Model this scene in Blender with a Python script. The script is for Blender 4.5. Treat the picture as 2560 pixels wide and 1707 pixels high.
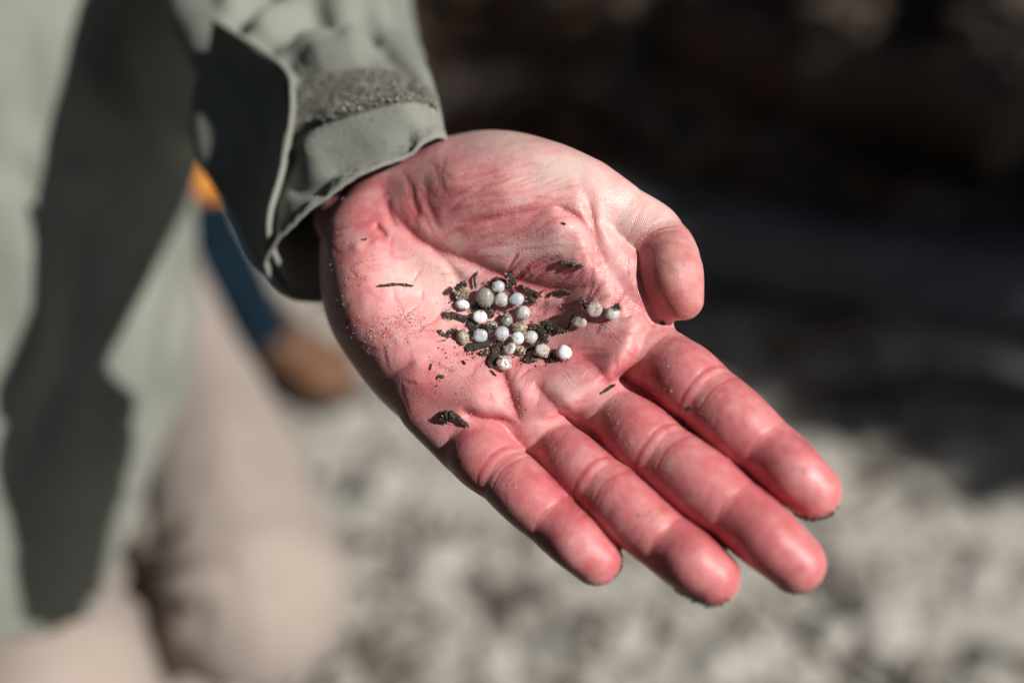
import bpy, bmesh, math, random
import numpy as np
from mathutils import Vector, Matrix
from mathutils.bvhtree import BVHTree

random.seed(7)
RNG = np.random.default_rng(7)
for o in list(bpy.data.objects):
    bpy.data.objects.remove(o)
scene = bpy.context.scene
C = scene.collection

# ------------------------------------------------------------------ camera
PITCH = math.radians(42.0)
CAM_H = 1.22
LENS = 35.0
PXW, PXH = 2560.0, 1707.0
FPX = LENS / 36.0 * PXW
D0 = 0.320
cam_d = bpy.data.cameras.new('camera')
cam = bpy.data.objects.new('camera', cam_d)
C.objects.link(cam)
cam.location = (0, 0, CAM_H)
cam.rotation_euler = (math.pi / 2 - PITCH, 0, 0)
cam_d.lens = LENS
cam_d.sensor_width = 36.0
cam_d.clip_start = 0.01
cam_d.clip_end = 3000
cam_d.dof.use_dof = True
cam_d.dof.focus_distance = 0.324
cam_d.dof.aperture_fstop = 2.3
scene.camera = cam
RT = np.array([1.0, 0, 0])
FW = np.array([0, math.cos(PITCH), -math.sin(PITCH)])
UP = np.array([0, math.sin(PITCH), math.cos(PITCH)])
CAMP = np.array([0, 0, CAM_H])
CM = np.stack([RT, UP, -FW], axis=1)          # camera axes -> world

# ------------------------------------------------------------------ light
SUN_CAM = np.array([0.665, 0.225, 0.71])
SUN_CAM /= np.linalg.norm(SUN_CAM)
SUN = CM @ SUN_CAM
sun_el = math.asin(SUN[2])
sun_az = math.atan2(SUN[0], SUN[1])
world = bpy.data.worlds.new('World')
scene.world = world
world.use_nodes = True
wn = world.node_tree
sky = wn.nodes.new('ShaderNodeTexSky')
sky.sky_type = 'NISHITA'
sky.sun_disc = False
sky.sun_elevation = sun_el
sky.sun_rotation = sun_az
wn.links.new(sky.outputs['Color'], wn.nodes['Background'].inputs['Color'])
wn.nodes['Background'].inputs['Strength'].default_value = 0.052
sl = bpy.data.lights.new('sun', 'SUN')
sl.energy = 5.0
sl.angle = math.radians(0.55)
sl.color = (1.0, 0.965, 0.925)
so = bpy.data.objects.new('sun', sl)
C.objects.link(so)
so.rotation_euler = Vector(SUN).to_track_quat('Z', 'Y').to_euler()
scene.view_settings.view_transform = 'Standard'
scene.view_settings.look = 'None'
scene.view_settings.exposure = 0.02
scene.view_settings.gamma = 1.0
scene.cycles.use_denoising = True
scene.cycles.use_adaptive_sampling = True
scene.cycles.adaptive_threshold = 0.025
scene.cycles.max_bounces = 6
scene.cycles.diffuse_bounces = 3
scene.cycles.glossy_bounces = 2
scene.cycles.transmission_bounces = 5


# ------------------------------------------------------------------ helpers
def cs(px, py, D):
    """photo pixel + depth (m) -> camera space (x right, y up, z towards the viewer), metres"""
    return np.array([(px - PXW / 2) * D / FPX, (PXH / 2 - py) * D / FPX, -D])


def W(px, py, D):
    return CAMP + CM @ cs(px, py, D)


def c2w(a):
    return np.asarray(a) @ CM.T + CAMP


def project(w):
    q = (np.asarray(w) - CAMP) @ CM
    D = -q[..., 2]
    return PXW / 2 + q[..., 0] / D * FPX, PXH / 2 - q[..., 1] / D * FPX, D


def ground_at(px, py, z=0.0):
    d = CM @ cs(px, py, 1.0)
    t = (z - CAM_H) / d[2]
    return CAMP + d * t


def mesh_obj(name, verts, faces, mat, parent=None, smooth=True, origin=None):
    me = bpy.data.meshes.new(name)
    verts = np.asarray(verts, dtype=float)
    o_loc = np.zeros(3)
    if parent is not None:
        o_loc = np.array(root_loc(parent))
    elif origin is not None:
        o_loc = np.array(origin)
    me.from_pydata((verts - o_loc).tolist(), [], [list(map(int, f)) for f in faces])
    if smooth:
        me.polygons.foreach_set('use_smooth', [True] * len(me.polygons))
    me.update()
    if mat is not None:
        me.materials.append(mat)
    ob = bpy.data.objects.new(name, me)
    C.objects.link(ob)
    if parent is not None:
        ob.parent = parent
    elif origin is not None:
        ob.location = origin
    return ob


def root_loc(o):
    p = np.zeros(3)
    while o is not None:
        p = p + np.array(o.location)
        o = o.parent
    return p


def fix_normals(ob):
    bm = bmesh.new()
    bm.from_mesh(ob.data)
    bmesh.ops.recalc_face_normals(bm, faces=bm.faces)
    bm.to_mesh(ob.data)
    bm.free()


def empty(name, loc, label, cat, group=None):
    o = bpy.data.objects.new(name, None)
    o.empty_display_size = 0.05
    C.objects.link(o)
    o.location = loc
    tag(o, label, cat, group)
    return o


def tag(o, label=None, cat=None, group=None, kind=None):
    if label: o['label'] = label
    if cat: o['category'] = cat
    if group: o['group'] = group
    if kind: o['kind'] = kind
    return o


def smin(a, b, k):
    h = np.maximum(k - np.abs(a - b), 0.0) / k
    return np.minimum(a, b) - h * h * k * 0.25


def smax(a, b, k):
    h = np.maximum(k - np.abs(a - b), 0.0) / k
    return np.maximum(a, b) + h * h * k * 0.25


def poly_dist(P, pts):
    """distance and parameter (0..1) of 2-D points P (n,2) to polyline pts"""
    best = np.full(len(P), 1e9)
    par = np.zeros(len(P))
    pts = np.asarray(pts, float)
    seg = np.linalg.norm(np.diff(pts, axis=0), axis=1)
    acc = np.concatenate([[0], np.cumsum(seg)])
    for i in range(len(pts) - 1):
        a, b = pts[i], pts[i + 1]
        ab = b - a
        t = np.clip(((P - a) @ ab) / max(ab @ ab, 1e-9), 0, 1)
        d = np.linalg.norm(P - (a + t[:, None] * ab), axis=1)
        m = d < best
        best[m] = d[m]
        par[m] = (acc[i] + t[m] * seg[i]) / acc[-1]
    return best, par


def catmull(pts, n):
    pts = np.asarray(pts, float)
    P = np.concatenate([[2 * pts[0] - pts[1]], pts, [2 * pts[-1] - pts[-2]]])
    out = []
    for i in range(1, len(P) - 2):
        for j in range(n):
            t = j / n
            a, b, c, d = P[i - 1], P[i], P[i + 1], P[i + 2]
            out.append(0.5 * (2 * b + (c - a) * t + (2 * a - 5 * b + 4 * c - d) * t * t + (3 * b - a - 3 * c + d) * t ** 3))
    out.append(P[-2])
    return np.array(out)


def vnoise(P, scale, seed=0):
    """cheap smooth value noise on (n,3) points, about -1..1"""
    P = np.asarray(P, float) * scale
    i = np.floor(P).astype(np.int64)
    f = P - i
    f = f * f * (3 - 2 * f)
    out = 0

    def h(a, b, c):
        n = (a * 374761393 + b * 668265263 + c * 2147483647 + seed * 1274126177) & 0xffffffff
        n = ((n ^ (n >> 13)) * 1274126177) & 0xffffffff
        n = n ^ (n >> 16)
        return (n & 0xffff) / 32767.5 - 1.0
    for dx in (0, 1):
        for dy in (0, 1):
            for dz in (0, 1):
                w = (f[:, 0] if dx else 1 - f[:, 0]) * (f[:, 1] if dy else 1 - f[:, 1]) * (f[:, 2] if dz else 1 - f[:, 2])
                out = out + w * h(i[:, 0] + dx, i[:, 1] + dy, i[:, 2] + dz)
    return out


# ------------------------------------------------------------------ materials
def nodes_of(name):
    m = bpy.data.materials.new(name)
    m.use_nodes = True
    nt = m.node_tree
    return m, nt, nt.nodes['Principled BSDF']


def nd(nt, typ, **kw):
    n = nt.nodes.new(typ)
    for k, v in kw.items():
        if k.startswith('_'):
            setattr(n, k[1:], v)
        else:
            n.inputs[k].default_value = v
    return n


def ramp(nt, fac, stops, interp='LINEAR'):
    r = nt.nodes.new('ShaderNodeValToRGB')
    r.color_ramp.interpolation = interp
    while len(r.color_ramp.elements) < len(stops):
        r.color_ramp.elements.new(0.5)
    for e, (p, c) in zip(r.color_ramp.elements, stops):
        e.position = p
        e.color = (c[0], c[1], c[2], 1) if not isinstance(c, float) else (c, c, c, 1)
    nt.links.new(fac, r.inputs['Fac'])
    return r.outputs['Color']


def mixc(nt, fac, a, b, mode='MIX'):
    m = nt.nodes.new('ShaderNodeMix')
    m.data_type = 'RGBA'
    m.blend_type = mode
    for k, v in ((0, fac), (6, a), (7, b)):
        if isinstance(v, bpy.types.NodeSocket):
            nt.links.new(v, m.inputs[k])
        elif k == 0:
            m.inputs[0].default_value = v
        else:
            m.inputs[k].default_value = (v[0], v[1], v[2], 1)
    return m.outputs[2]


def math_n(nt, op, a, b=None, c=None):
    m = nt.nodes.new('ShaderNodeMath')
    m.operation = op
    for k, v in enumerate((a, b, c)):
        if v is None: continue
        if isinstance(v, bpy.types.NodeSocket):
            nt.links.new(v, m.inputs[k])
        else:
            m.inputs[k].default_value = v
    return m.outputs[0]


def noise_n(nt, scale, detail=4, rough=0.6, vec=None, dist=0.0):
    n = nd(nt, 'ShaderNodeTexNoise', Scale=scale, Detail=detail, Roughness=rough, Distortion=dist)
    if vec is None:
        tc = nt.nodes.new('ShaderNodeTexCoord')
        vec = tc.outputs['Object']
    nt.links.new(vec, n.inputs['Vector'])
    return n.outputs['Fac']


def bump_n(nt, height, dist, strength=1.0, normal=None):
    b = nt.nodes.new('ShaderNodeBump')
    b.inputs['Strength'].default_value = strength
    b.inputs['Distance'].default_value = dist
    nt.links.new(height, b.inputs['Height'])
    if normal is not None:
        nt.links.new(normal, b.inputs['Normal'])
    return b.outputs['Normal']


def attr_n(nt, name):
    a = nt.nodes.new('ShaderNodeAttribute')
    a.attribute_name = name
    return a.outputs['Fac']


def noisy_mat(name, c1, c2, scale, rough=0.8, bump=0.0, bscale=None, detail=5, c3=None, scale2=None):
    m, nt, b = nodes_of(name)
    f = noise_n(nt, scale, detail)
    col = ramp(nt, f, [(0.3, c1), (0.7, c2)])
    if c3 is not None:
        f2 = noise_n(nt, scale2, 3)
        k = ramp(nt, f2, [(0.5, 0.0), (0.62, 1.0)])
        col = mixc(nt, k, col, c3)
    nt.links.new(col, b.inputs['Base Color'])
    b.inputs['Roughness'].default_value = rough
    if bump:
        nt.links.new(bump_n(nt, noise_n(nt, bscale or scale * 3, 6), bump), b.inputs['Normal'])
    return m

# ================================================================== the hand
# built in camera-aligned millimetres (x right, y up, z towards the viewer), then placed in the world
def H(px, py, z):
    """photo pixel, height z (mm) towards the viewer from the palm plane -> mm point"""
    D = D0 * 1000 - z
    return np.array([(px - PXW / 2) * D / FPX, (PXH / 2 - py) * D / FPX, z])


VOX = 0.68
lo = np.array([-80.0, -82.0, -92.0])
hi = np.array([104.0, 92.0, 52.0])
NX, NY, NZ = (np.ceil((hi - lo) / VOX).astype(int) + 1)
gx = (lo[0] + np.arange(NX) * VOX).astype(np.float32)
gy = (lo[1] + np.arange(NY) * VOX).astype(np.float32)
gz = (lo[2] + np.arange(NZ) * VOX).astype(np.float32)

# front relief of the palm: control points (px, py, height)
PC = [
    # wrist and cuff region
    (760, 560, -45), (840, 480, -36), (930, 420, -33), (1030, 360, -36), (1110, 310, -38), (1000, 220, -80), (850, 330, -72), (740, 460, -68),
    (960, 480, -30), (1050, 420, -24),
    # thenar
    (1170, 310, -29), (1160, 370, -20), (1250, 345, -15), (1240, 410, -8), (1340, 380, -6), (1330, 440, -4), (1420, 400, -5), (1430, 460, -2),
    (1130, 440, -10.5), (1180, 500, -6), (1260, 480, -2.5), (1370, 500, 0.5), (1100, 520, -12), (1180, 570, -7), (1270, 570, -3), (1370, 580, 1),
    (1440, 600, 2.5), (1250, 630, -6.5), (1350, 650, -2.5), (1430, 670, 0.5), (1150, 620, -12), (1490, 680, 2), (1010, 500, -21),
    # hypothenar
    (800, 620, -27), (830, 700, -18), (860, 600, -21), (900, 560, -21), (900, 650, -13), (920, 740, -10), (1000, 640, -16), (880, 800, -12), (820, 780, -19),
    (980, 800, -8), (960, 880, -7), (900, 900, -13), (1040, 740, -13), (1030, 920, -3), (980, 970, -9), (1060, 1020, -5), (1000, 560, -20),
    # hollow
    (1090, 690, -14.5), (1150, 720, -15), (1230, 740, -14), (1200, 800, -13.5), (1300, 760, -12), (1280, 830, -13), (1120, 800, -12), (1400, 760, -8.5),
    (1350, 860, -9), (1140, 880, -6), (1220, 890, -8), (1450, 800, -4.5),
    # mounts
    (1120, 960, -1), (1190, 970, 1), (1200, 1010, 2), (1300, 930, -2.5), (1300, 990, 1), (1400, 930, 0), (1400, 980, 3), (1440, 1000, 4), (1360, 990, 2.5),
    (1480, 860, 0), (1540, 800, 1), (1560, 850, 3.5), (1560, 890, 4), (1500, 920, 3), (1500, 960, 3.5), (1560, 740, 0), (1610, 800, 1), (1530, 720, 1),
    # beyond the finger creases
    (1100, 1080, -4), (1200, 1090, -4), (1330, 1090, -6), (1450, 1080, -6), (1560, 1000, -6), (1650, 900, -6), (1650, 830, -8), (1590, 700, -14), (1600, 620, -10),
    (1530, 520, -4), (1560, 470, -10),
]
PCm = np.array([H(*p) for p in PC])


def tps_fit(xy, v, lam=1.5):
    n = len(xy)
    d = np.linalg.norm(xy[:, None] - xy[None], axis=2)
    K = np.where(d > 0, d * d * np.log(d + 1e-12), 0)
    K = K + lam * np.eye(n) * 10
    P = np.concatenate([np.ones((n, 1)), xy], axis=1)
    A = np.zeros((n + 3, n + 3))
    A[:n, :n] = K
    A[:n, n:] = P
    A[n:, :n] = P.T
    return np.linalg.solve(A, np.concatenate([v, np.zeros(3)]))


def tps_eval(w, xy, q):
    out = np.zeros(len(q))
    for s in range(0, len(q), 20000):
        qq = q[s:s + 20000]
        d = np.linalg.norm(qq[:, None] - xy[None], axis=2)
        K = np.where(d > 0, d * d * np.log(d + 1e-12), 0)
        out[s:s + 20000] = K @ w[:-3] + w[-3] + qq @ w[-2:]
    return out


tw = tps_fit(PCm[:, :2], PCm[:, 2])
GX, GY = np.meshgrid(gx, gy, indexing='ij')
Q = np.stack([GX.ravel(), GY.ravel()], axis=1).astype(float)
hgt = tps_eval(tw, PCm[:, :2], Q)
h_base = hgt.copy()

# hills (px, py, sigma px, height mm)
HILLS = [(1200, 985, 60, 1.2), (1300, 1000, 38, 0.8), (1410, 975, 52, 1.2), (1555, 865, 50, 1.2), (1290, 470, 90, 1.0),
         (1400, 600, 60, 1.2), (1460, 650, 40, 1.0), (900, 700, 110, 1.0), (1005, 880, 90, 0.8), (1385, 560, 40, 0.8), (1435, 500, 34, 0.6),
         (880, 610, 16, 0.8), (940, 585, 22, 0.7)]
for px, py, s, a in HILLS:
    c = H(px, py, -5)[:2]
    s_mm = s * 0.1286
    hgt += a * np.exp(-((Q - c) ** 2).sum(1) / (s_mm ** 2))

# creases: polyline px, depth mm, half width mm, taper ends
CREASES = [
    ([(955, 500), (990, 545), (1030, 585), (1075, 612), (1121, 630), (1178, 652), (1240, 680), (1307, 703), (1393, 722), (1465, 718), (1513, 704)], 1.5, 2.0, 1),
    ([(1059, 604), (1116, 656), (1150, 705)], 0.7, 1.6, 1),
    ([(1130, 556), (1202, 549), (1274, 539), (1346, 527), (1389, 521), (1427, 537)], 1.0, 1.5, 1),
    ([(1380, 521), (1427, 540), (1456, 566), (1480, 599), (1500, 636)], 1.7, 1.7, 1),
    ([(1446, 432), (1460, 470), (1472, 520), (1482, 570), (1490, 615)], 2.1, 1.6, 1),
    ([(1482, 570), (1490, 615), (1510, 650), (1545, 690), (1575, 725), (1610, 770)], 2.4, 2.4, 1),
    ([(1440, 655), (1475, 640), (1500, 628)], 0.8, 1.5, 1),
    ([(1254, 928), (1270, 975), (1290, 1035), (1305, 1072)], 1.9, 2.0, 0),
    ([(1330, 955), (1365, 995), (1400, 1032)], 1.1, 2.4, 1),
    ([(1440, 893), (1475, 908), (1505, 945), (1528, 978)], 1.0, 2.2, 1),
    ([(1310, 925), (1400, 905), (1460, 895), (1520, 890)], 0.8, 2.4, 1),
    ([(1150, 1022), (1175, 1036), (1205, 1046), (1256, 1051), (1302, 1076)], 2.2, 1.8, 1),
    ([(1300, 1074), (1340, 1062), (1375, 1050), (1409, 1041), (1428, 1046)], 2.2, 1.8, 0),
    ([(1405, 1040), (1430, 1046), (1486, 1008), (1552, 964)], 4.6, 2.4, 0),
    ([(1540, 975), (1558, 950), (1580, 921), (1606, 885), (1618, 845)], 5.0, 2.6, 0),
    ([(1615, 850), (1632, 815), (1640, 795)], 1.2, 1.3, 1),
    ([(940, 470), (955, 520), (975, 560)], 0.8, 1.6, 1),
    ([(1045, 410), (1055, 470), (1075, 540), (1100, 575)], 0.3, 1.8, 1),
    ([(1010, 430), (1020, 480), (1035, 540)], 0.5, 1.3, 1),
    ([(915, 545), (935, 565), (950, 585)], 1.2, 1.2, 1),
    ([(1040, 900), (1000, 925), (960, 950), (925, 960)], 0.9, 2.6, 1),
    ([(1180, 760), (1260, 790), (1340, 800), (1420, 790)], 0.5, 2.5, 1),
    ([(1395, 745), (1440, 755), (1480, 745)], 0.4, 1.0, 1),
    ([(1515, 770), (1545, 745), (1560, 735)], 0.5, 0.9, 1),
]
crease_d = np.zeros(len(Q))
line_d = np.zeros(len(Q))
for pl, dep, w, taper in CREASES:
    pm = np.array([H(x, y, -3)[:2] for x, y in catmull(pl, 6)])
    d, t = poly_dist(Q, pm)
    k = np.exp(-(d / w) ** 2)
    # slight lips at both sides
    lip = 0.18 * np.exp(-((d - 2.3 * w) / (1.2 * w)) ** 2)
    if taper:
        k = k * np.clip(np.minimum(t, 1 - t) * 6, 0, 1)
        lip = lip * np.clip(np.minimum(t, 1 - t) * 6, 0, 1)
    hgt -= dep * k
    hgt += dep * lip
    crease_d = np.maximum(crease_d, k * min(dep / 3.0, 1.0))
    line_d = np.maximum(line_d, np.exp(-(d / 0.62) ** 2) * np.clip(np.minimum(t, 1 - t) * 8, 0, 1) * min(dep * 0.42, 0.8))

# many fine skin lines on the thenar and hollow, running along the palm
rl = np.random.default_rng(3)
LINES = []
for i in range(90):
    cx, cy = rl.uniform(1120, 1480), rl.uniform(420, 690)
    ang = math.radians(rl.normal(-12, 10))
    L = rl.uniform(25, 80)
    LINES.append(((cx, cy), ang, L, rl.uniform(0.03, 0.10)))
for i in range(60):
    cx, cy = rl.uniform(1260, 1560), rl.uniform(655, 800)
    ang = math.radians(rl.normal(-40, 16))
    L = rl.uniform(18, 60)
    LINES.append(((cx, cy), ang, L, rl.uniform(0.06, 0.2)))
for i in range(24):
    cx, cy = rl.uniform(920, 1110), rl.uniform(400, 560)
    ang = math.radians(rl.normal(58, 14))
    L = rl.uniform(25, 70)
    LINES.append(((cx, cy), ang, L, 0.045))
for i in range(70):
    cx, cy = rl.uniform(1000, 1600), rl.uniform(680, 1010)
    ang = math.radians(rl.normal(-25, 45))
    LINES.append(((cx, cy), ang, rl.uniform(12, 45), rl.uniform(0.04, 0.12)))
for i in range(40):
    cx, cy = rl.uniform(780, 1000), rl.uniform(560, 900)
    ang = math.radians(rl.normal(20, 40))
    LINES.append(((cx, cy), ang, rl.uniform(12, 40), rl.uniform(0.03, 0.09)))
for (cx, cy), ang, L, dep in LINES:
    a = H(cx - math.cos(ang) * L, cy - math.sin(ang) * L, -5)[:2]
    m = H(cx + rl.normal(0, 5), cy + rl.normal(0, 5), -5)[:2]
    b = H(cx + math.cos(ang) * L, cy + math.sin(ang) * L, -5)[:2]
    sel = np.where((np.abs(Q[:, 0] - m[0]) < 14) & (np.abs(Q[:, 1] - m[1]) < 14))[0]
    d, t = poly_dist(Q[sel], np.array([a, m, b]))
    k = np.exp(-(d / 0.75) ** 2) * np.clip(np.minimum(t, 1 - t) * 4, 0, 1)
    hgt[sel] -= dep * k * 1.6
    crease_d[sel] = np.maximum(crease_d[sel], 0.25 * k)
    line_d[sel] = np.maximum(line_d[sel], min(1.0, dep * 3.2) * np.exp(-(d / 0.5) ** 2) * np.clip(np.minimum(t, 1 - t) * 4, 0, 1))

hgt = hgt.reshape(NX, NY)
h_base2 = h_base.reshape(NX, NY)

# outline of the palm (px) and its signed distance
OUT = [(1075, 290), (1110, 289), (1165, 286), (1226, 290), (1298, 308), (1393, 346), (1465, 380), (1530, 422), (1565, 490), (1555, 570), (1585, 660), (1625, 740), (1655, 800),
       (1660, 850), (1625, 940), (1550, 1010), (1470, 1070), (1390, 1095), (1300, 1120), (1200, 1140), (1110, 1135), (1030, 1078), (940, 1003), (860, 907),
       (812, 838), (783, 776), (766, 704), (757, 633), (750, 566), (756, 520), (800, 470), (880, 415), (960, 360), (1030, 312)]
om = np.array([H(x, y, -18)[:2] for x, y in OUT])
om = catmull(np.concatenate([om, om[:1]]), 4)[:-1]
d_out, _ = poly_dist(Q, np.concatenate([om, om[:1]]))
inside = np.zeros(len(Q), bool)
for i in range(len(om)):
    a, b = om[i], om[(i + 1) % len(om)]
    c = (a[1] > Q[:, 1]) != (b[1] > Q[:, 1])
    xin = (b[0] - a[0]) * (Q[:, 1] - a[1]) / ((b[1] - a[1]) if b[1] != a[1] else 1e-9) + a[0]
    inside ^= c & (Q[:, 0] < xin)
d2 = np.where(inside, -d_out, d_out).reshape(NX, NY)

gxh, gyh = np.gradient(h_base2, VOX)
slope = np.sqrt(1 + np.minimum(gxh ** 2 + gyh ** 2, 4.0))
front = (gz[None, None, :] - hgt[:, :, None]) / slope[:, :, None]
back_h = np.minimum(h_base2 - 27.0, h_base2 * 0.6 - 25)
back = back_h[:, :, None] - gz[None, None, :]
palm = smax(front, np.broadcast_to(d2[:, :, None], front.shape), 15.0)
palm = smax(palm, back, 16.0).astype(np.float32)
del front, back

CLAMP = 14.0


def chain_sdf(field, pts, rad, pad, nrm, pad_dir_soft=2.0):
    """min of tapered tube pieces into field; pad = extra radius on the side nrm"""
    pts = np.asarray(pts, float)
    for i in range(len(pts) - 1):
        a, b = pts[i], pts[i + 1]
        R = max(rad[i], rad[i + 1]) + max(pad[i], pad[i + 1], 0) + 7.0
        l = np.minimum(a, b) - R
        u = np.maximum(a, b) + R
        i0 = np.maximum(((l - lo) / VOX).astype(int), 0)
        i1 = np.minimum(((u - lo) / VOX).astype(int) + 2, [NX, NY, NZ])
        X = gx[i0[0]:i1[0]][:, None, None]
        Y = gy[i0[1]:i1[1]][None, :, None]
        Z = gz[i0[2]:i1[2]][None, None, :]
        ab = (b - a).astype(np.float32)
        t = np.clip(((X - a[0]) * ab[0] + (Y - a[1]) * ab[1] + (Z - a[2]) * ab[2]) / float(ab @ ab), 0, 1)
        dx = X - (a[0] + t * ab[0])
        dy = Y - (a[1] + t * ab[1])
        dz = Z - (a[2] + t * ab[2])
        d = np.sqrt(dx * dx + dy * dy + dz * dz) + 1e-6
        fr = np.maximum((dx * nrm[0] + dy * nrm[1] + dz * nrm[2]) / d, 0)
        r = rad[i] + (rad[i + 1] - rad[i]) * t + (pad[i] + (pad[i + 1] - pad[i]) * t) * fr * fr
        sub = field[i0[0]:i1[0], i0[1]:i1[1], i0[2]:i1[2]]
        np.minimum(sub, (d - r).astype(np.float32), out=sub)


def gauss(s, c, w):
    return np.exp(-((s - c) / w) ** 2)


# fingers: joints (px, py, axis height), radii in mm
FING = {
    'index': [((1560, 850, -14), 10.5), ((1658, 912, -6), 11.8), ((1766, 994, 5), 11.3), ((1904, 1114, 14), 10.4), ((2030, 1226, 21), 8.6)],
    'middle': [((1440, 960, -12), 10.0), ((1540, 1044, -5), 11.4), ((1660, 1140, 8), 11.2), ((1828, 1268, 20), 10.4), ((1987, 1404, 28), 8.9)],
    'ring': [((1290, 1020, -12), 9.4), ((1384, 1116, -7), 10.0), ((1502, 1214, 8), 9.9), ((1660, 1350, 18), 9.8), ((1778, 1440, 25), 8.5)],
    'pinky': [((1080, 1020, -16), 10.5), ((1170, 1108, -11), 10.8), ((1261, 1186, 0), 10.0), ((1378, 1292, 8), 9.6), ((1490, 1396, 14), 8.1)],
}
NRM = np.array([-0.05, 0.12, 1.0])
NRM /= np.linalg.norm(NRM)
fing_field = np.full((NX, NY, NZ), CLAMP, np.float32)
fing_axes = {}
for name, js in FING.items():
    P = np.array([H(*j[0]) for j in js])
    R = np.array([j[1] for j in js])
    n = 9
    pts = catmull(P, n)
    s = np.linspace(-1, 3, len(pts))                       # 0 base crease, 1, 2 joints, 3 tip centre
    r = np.interp(s, [-1, 0, 1, 2, 3], R)
    r = r + 0.55 * gauss(s, 0.52, 0.28) + 0.35 * gauss(s, 1.5, 0.3) + 0.45 * gauss(s, 2.55, 0.3) - 0.25 * gauss(s, 1.0, 0.12) - 0.25 * gauss(s, 2.0, 0.12)
    pad = 2.3 * gauss(s, 0.5, 0.30) + 1.7 * gauss(s, 1.5, 0.30) + 2.1 * gauss(s, 2.55, 0.34) - 1.0 * gauss(s, 0.0, 0.2)
    pad = pad - 0.7 * gauss(s, 0.95, 0.045) - 0.55 * gauss(s, 1.08, 0.04) - 0.7 * gauss(s, 2.02, 0.05)
    if name == 'index':
        pad -= 0.4
    # finer sampling for the dents
    ss = np.linspace(-1, 3, 61)
    pf = np.stack([np.interp(ss, s, pts[:, k]) for k in range(3)], axis=1)
    R0 = np.interp(ss, [-1, 0, 1, 2, 3], R)
    rf = R0 + 0.55 * gauss(ss, 0.52, 0.28) + 0.35 * gauss(ss, 1.5, 0.3) + 0.45 * gauss(ss, 2.55, 0.3) - 0.3 * gauss(ss, 1.0, 0.12) - 0.3 * gauss(ss, 2.0, 0.12)
    padf = 2.3 * gauss(ss, 0.52, 0.36) + 1.5 * gauss(ss, 1.5, 0.36) + 2.9 * gauss(ss, 2.62, 0.36) - 1.0 * gauss(ss, 0.0, 0.2)
    padf = padf - 0.25 * gauss(ss, 0.95, 0.06) - 0.2 * gauss(ss, 1.12, 0.05) - 0.15 * gauss(ss, 2.02, 0.09)
    ax = (P[-1] - P[1])
    ax /= np.linalg.norm(ax)
    nf = NRM - ax * (NRM @ ax)
    nf /= np.linalg.norm(nf)
    one = np.full((NX, NY, NZ), CLAMP, np.float32)
    chain_sdf(one, pf, rf, padf, nf)
    fing_field = smin(fing_field, one, 1.2)
    fing_axes[name] = (pf, ss, rf, nf)
    del one

thumb_field = np.full((NX, NY, NZ), CLAMP, np.float32)
TH = [((1370, 468, -18), 12.5), ((1462, 496, -13), 12.2), ((1556, 540, -12), 9.5), ((1642, 600, -10), 9.7), ((1664, 682, -5), 10.3), ((1682, 752, -4), 8.3)]
P = np.array([H(*j[0]) for j in TH])
R = np.array([j[1] for j in TH])
tpts = catmull(P, 10)
ts = np.linspace(0, 5, len(tpts))
tr = np.interp(ts, range(6), R) + 0.3 * gauss(ts, 4.3, 0.6) - 1.1 * gauss(ts, 3.05, 0.13)
tn = np.array([-0.76, -0.15, 0.62])
tn /= np.linalg.norm(tn)
tp = 2.6 * gauss(ts, 4.3, 0.75) - 2.2 * gauss(ts, 3.02, 0.17) + 0.8 * gauss(ts, 2.3, 0.5)
# broad flat last joint: two parallel cores, the pad facing across the palm
e1 = np.array([0.54, 0.05, 0.84])
e1 /= np.linalg.norm(e1)
wide = np.clip((ts - 2.7) / 0.9, 0, 1)
tr2 = tr - 1.7 * wide
chain_sdf(thumb_field, tpts - e1 * (2.4 * wide)[:, None], tr2, tp * (1 - 0.6 * wide), tn)
second = np.full((NX, NY, NZ), CLAMP, np.float32)
chain_sdf(second, tpts + e1 * (4.8 * wide)[:, None], tr2, tp * (1 - 0.6 * wide), tn)
thumb_field = smin(thumb_field, second, 3.0)
del second
chain_sdf(thumb_field, [H(1480, 600, -10), H(1530, 660, -9), H(1590, 740, -10), H(1625, 790, -12)], [9, 9.5, 9.5, 8], [0, 0, 0, 0], tn)   # web
fing_axes['thumb'] = (tpts, ts, tr, tn)

hand_f = smin(palm, fing_field, 3.4)
hand_f = smin(hand_f, thumb_field, 4.0)
# the forearm inside the sleeve
arm_field = np.full((NX, NY, NZ), CLAMP, np.float32)
chain_sdf(arm_field, [H(975, 450, -58), H(900, 360, -74), H(860, 280, -84)], [15, 14, 13], [0, 0, 0], NRM)
chain_sdf(arm_field, [H(868, 530, -64), H(840, 410, -78), H(810, 320, -86)], [12, 12, 11], [0, 0, 0], NRM)
hand_f = smin(hand_f, arm_field, 10.0)
# keep the field closed at the border of the grid
hand_f[0] = hand_f[-1] = CLAMP
hand_f[:, 0] = hand_f[:, -1] = CLAMP
hand_f[:, :, 0] = hand_f[:, :, -1] = CLAMP
del palm, fing_field, arm_field


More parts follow.
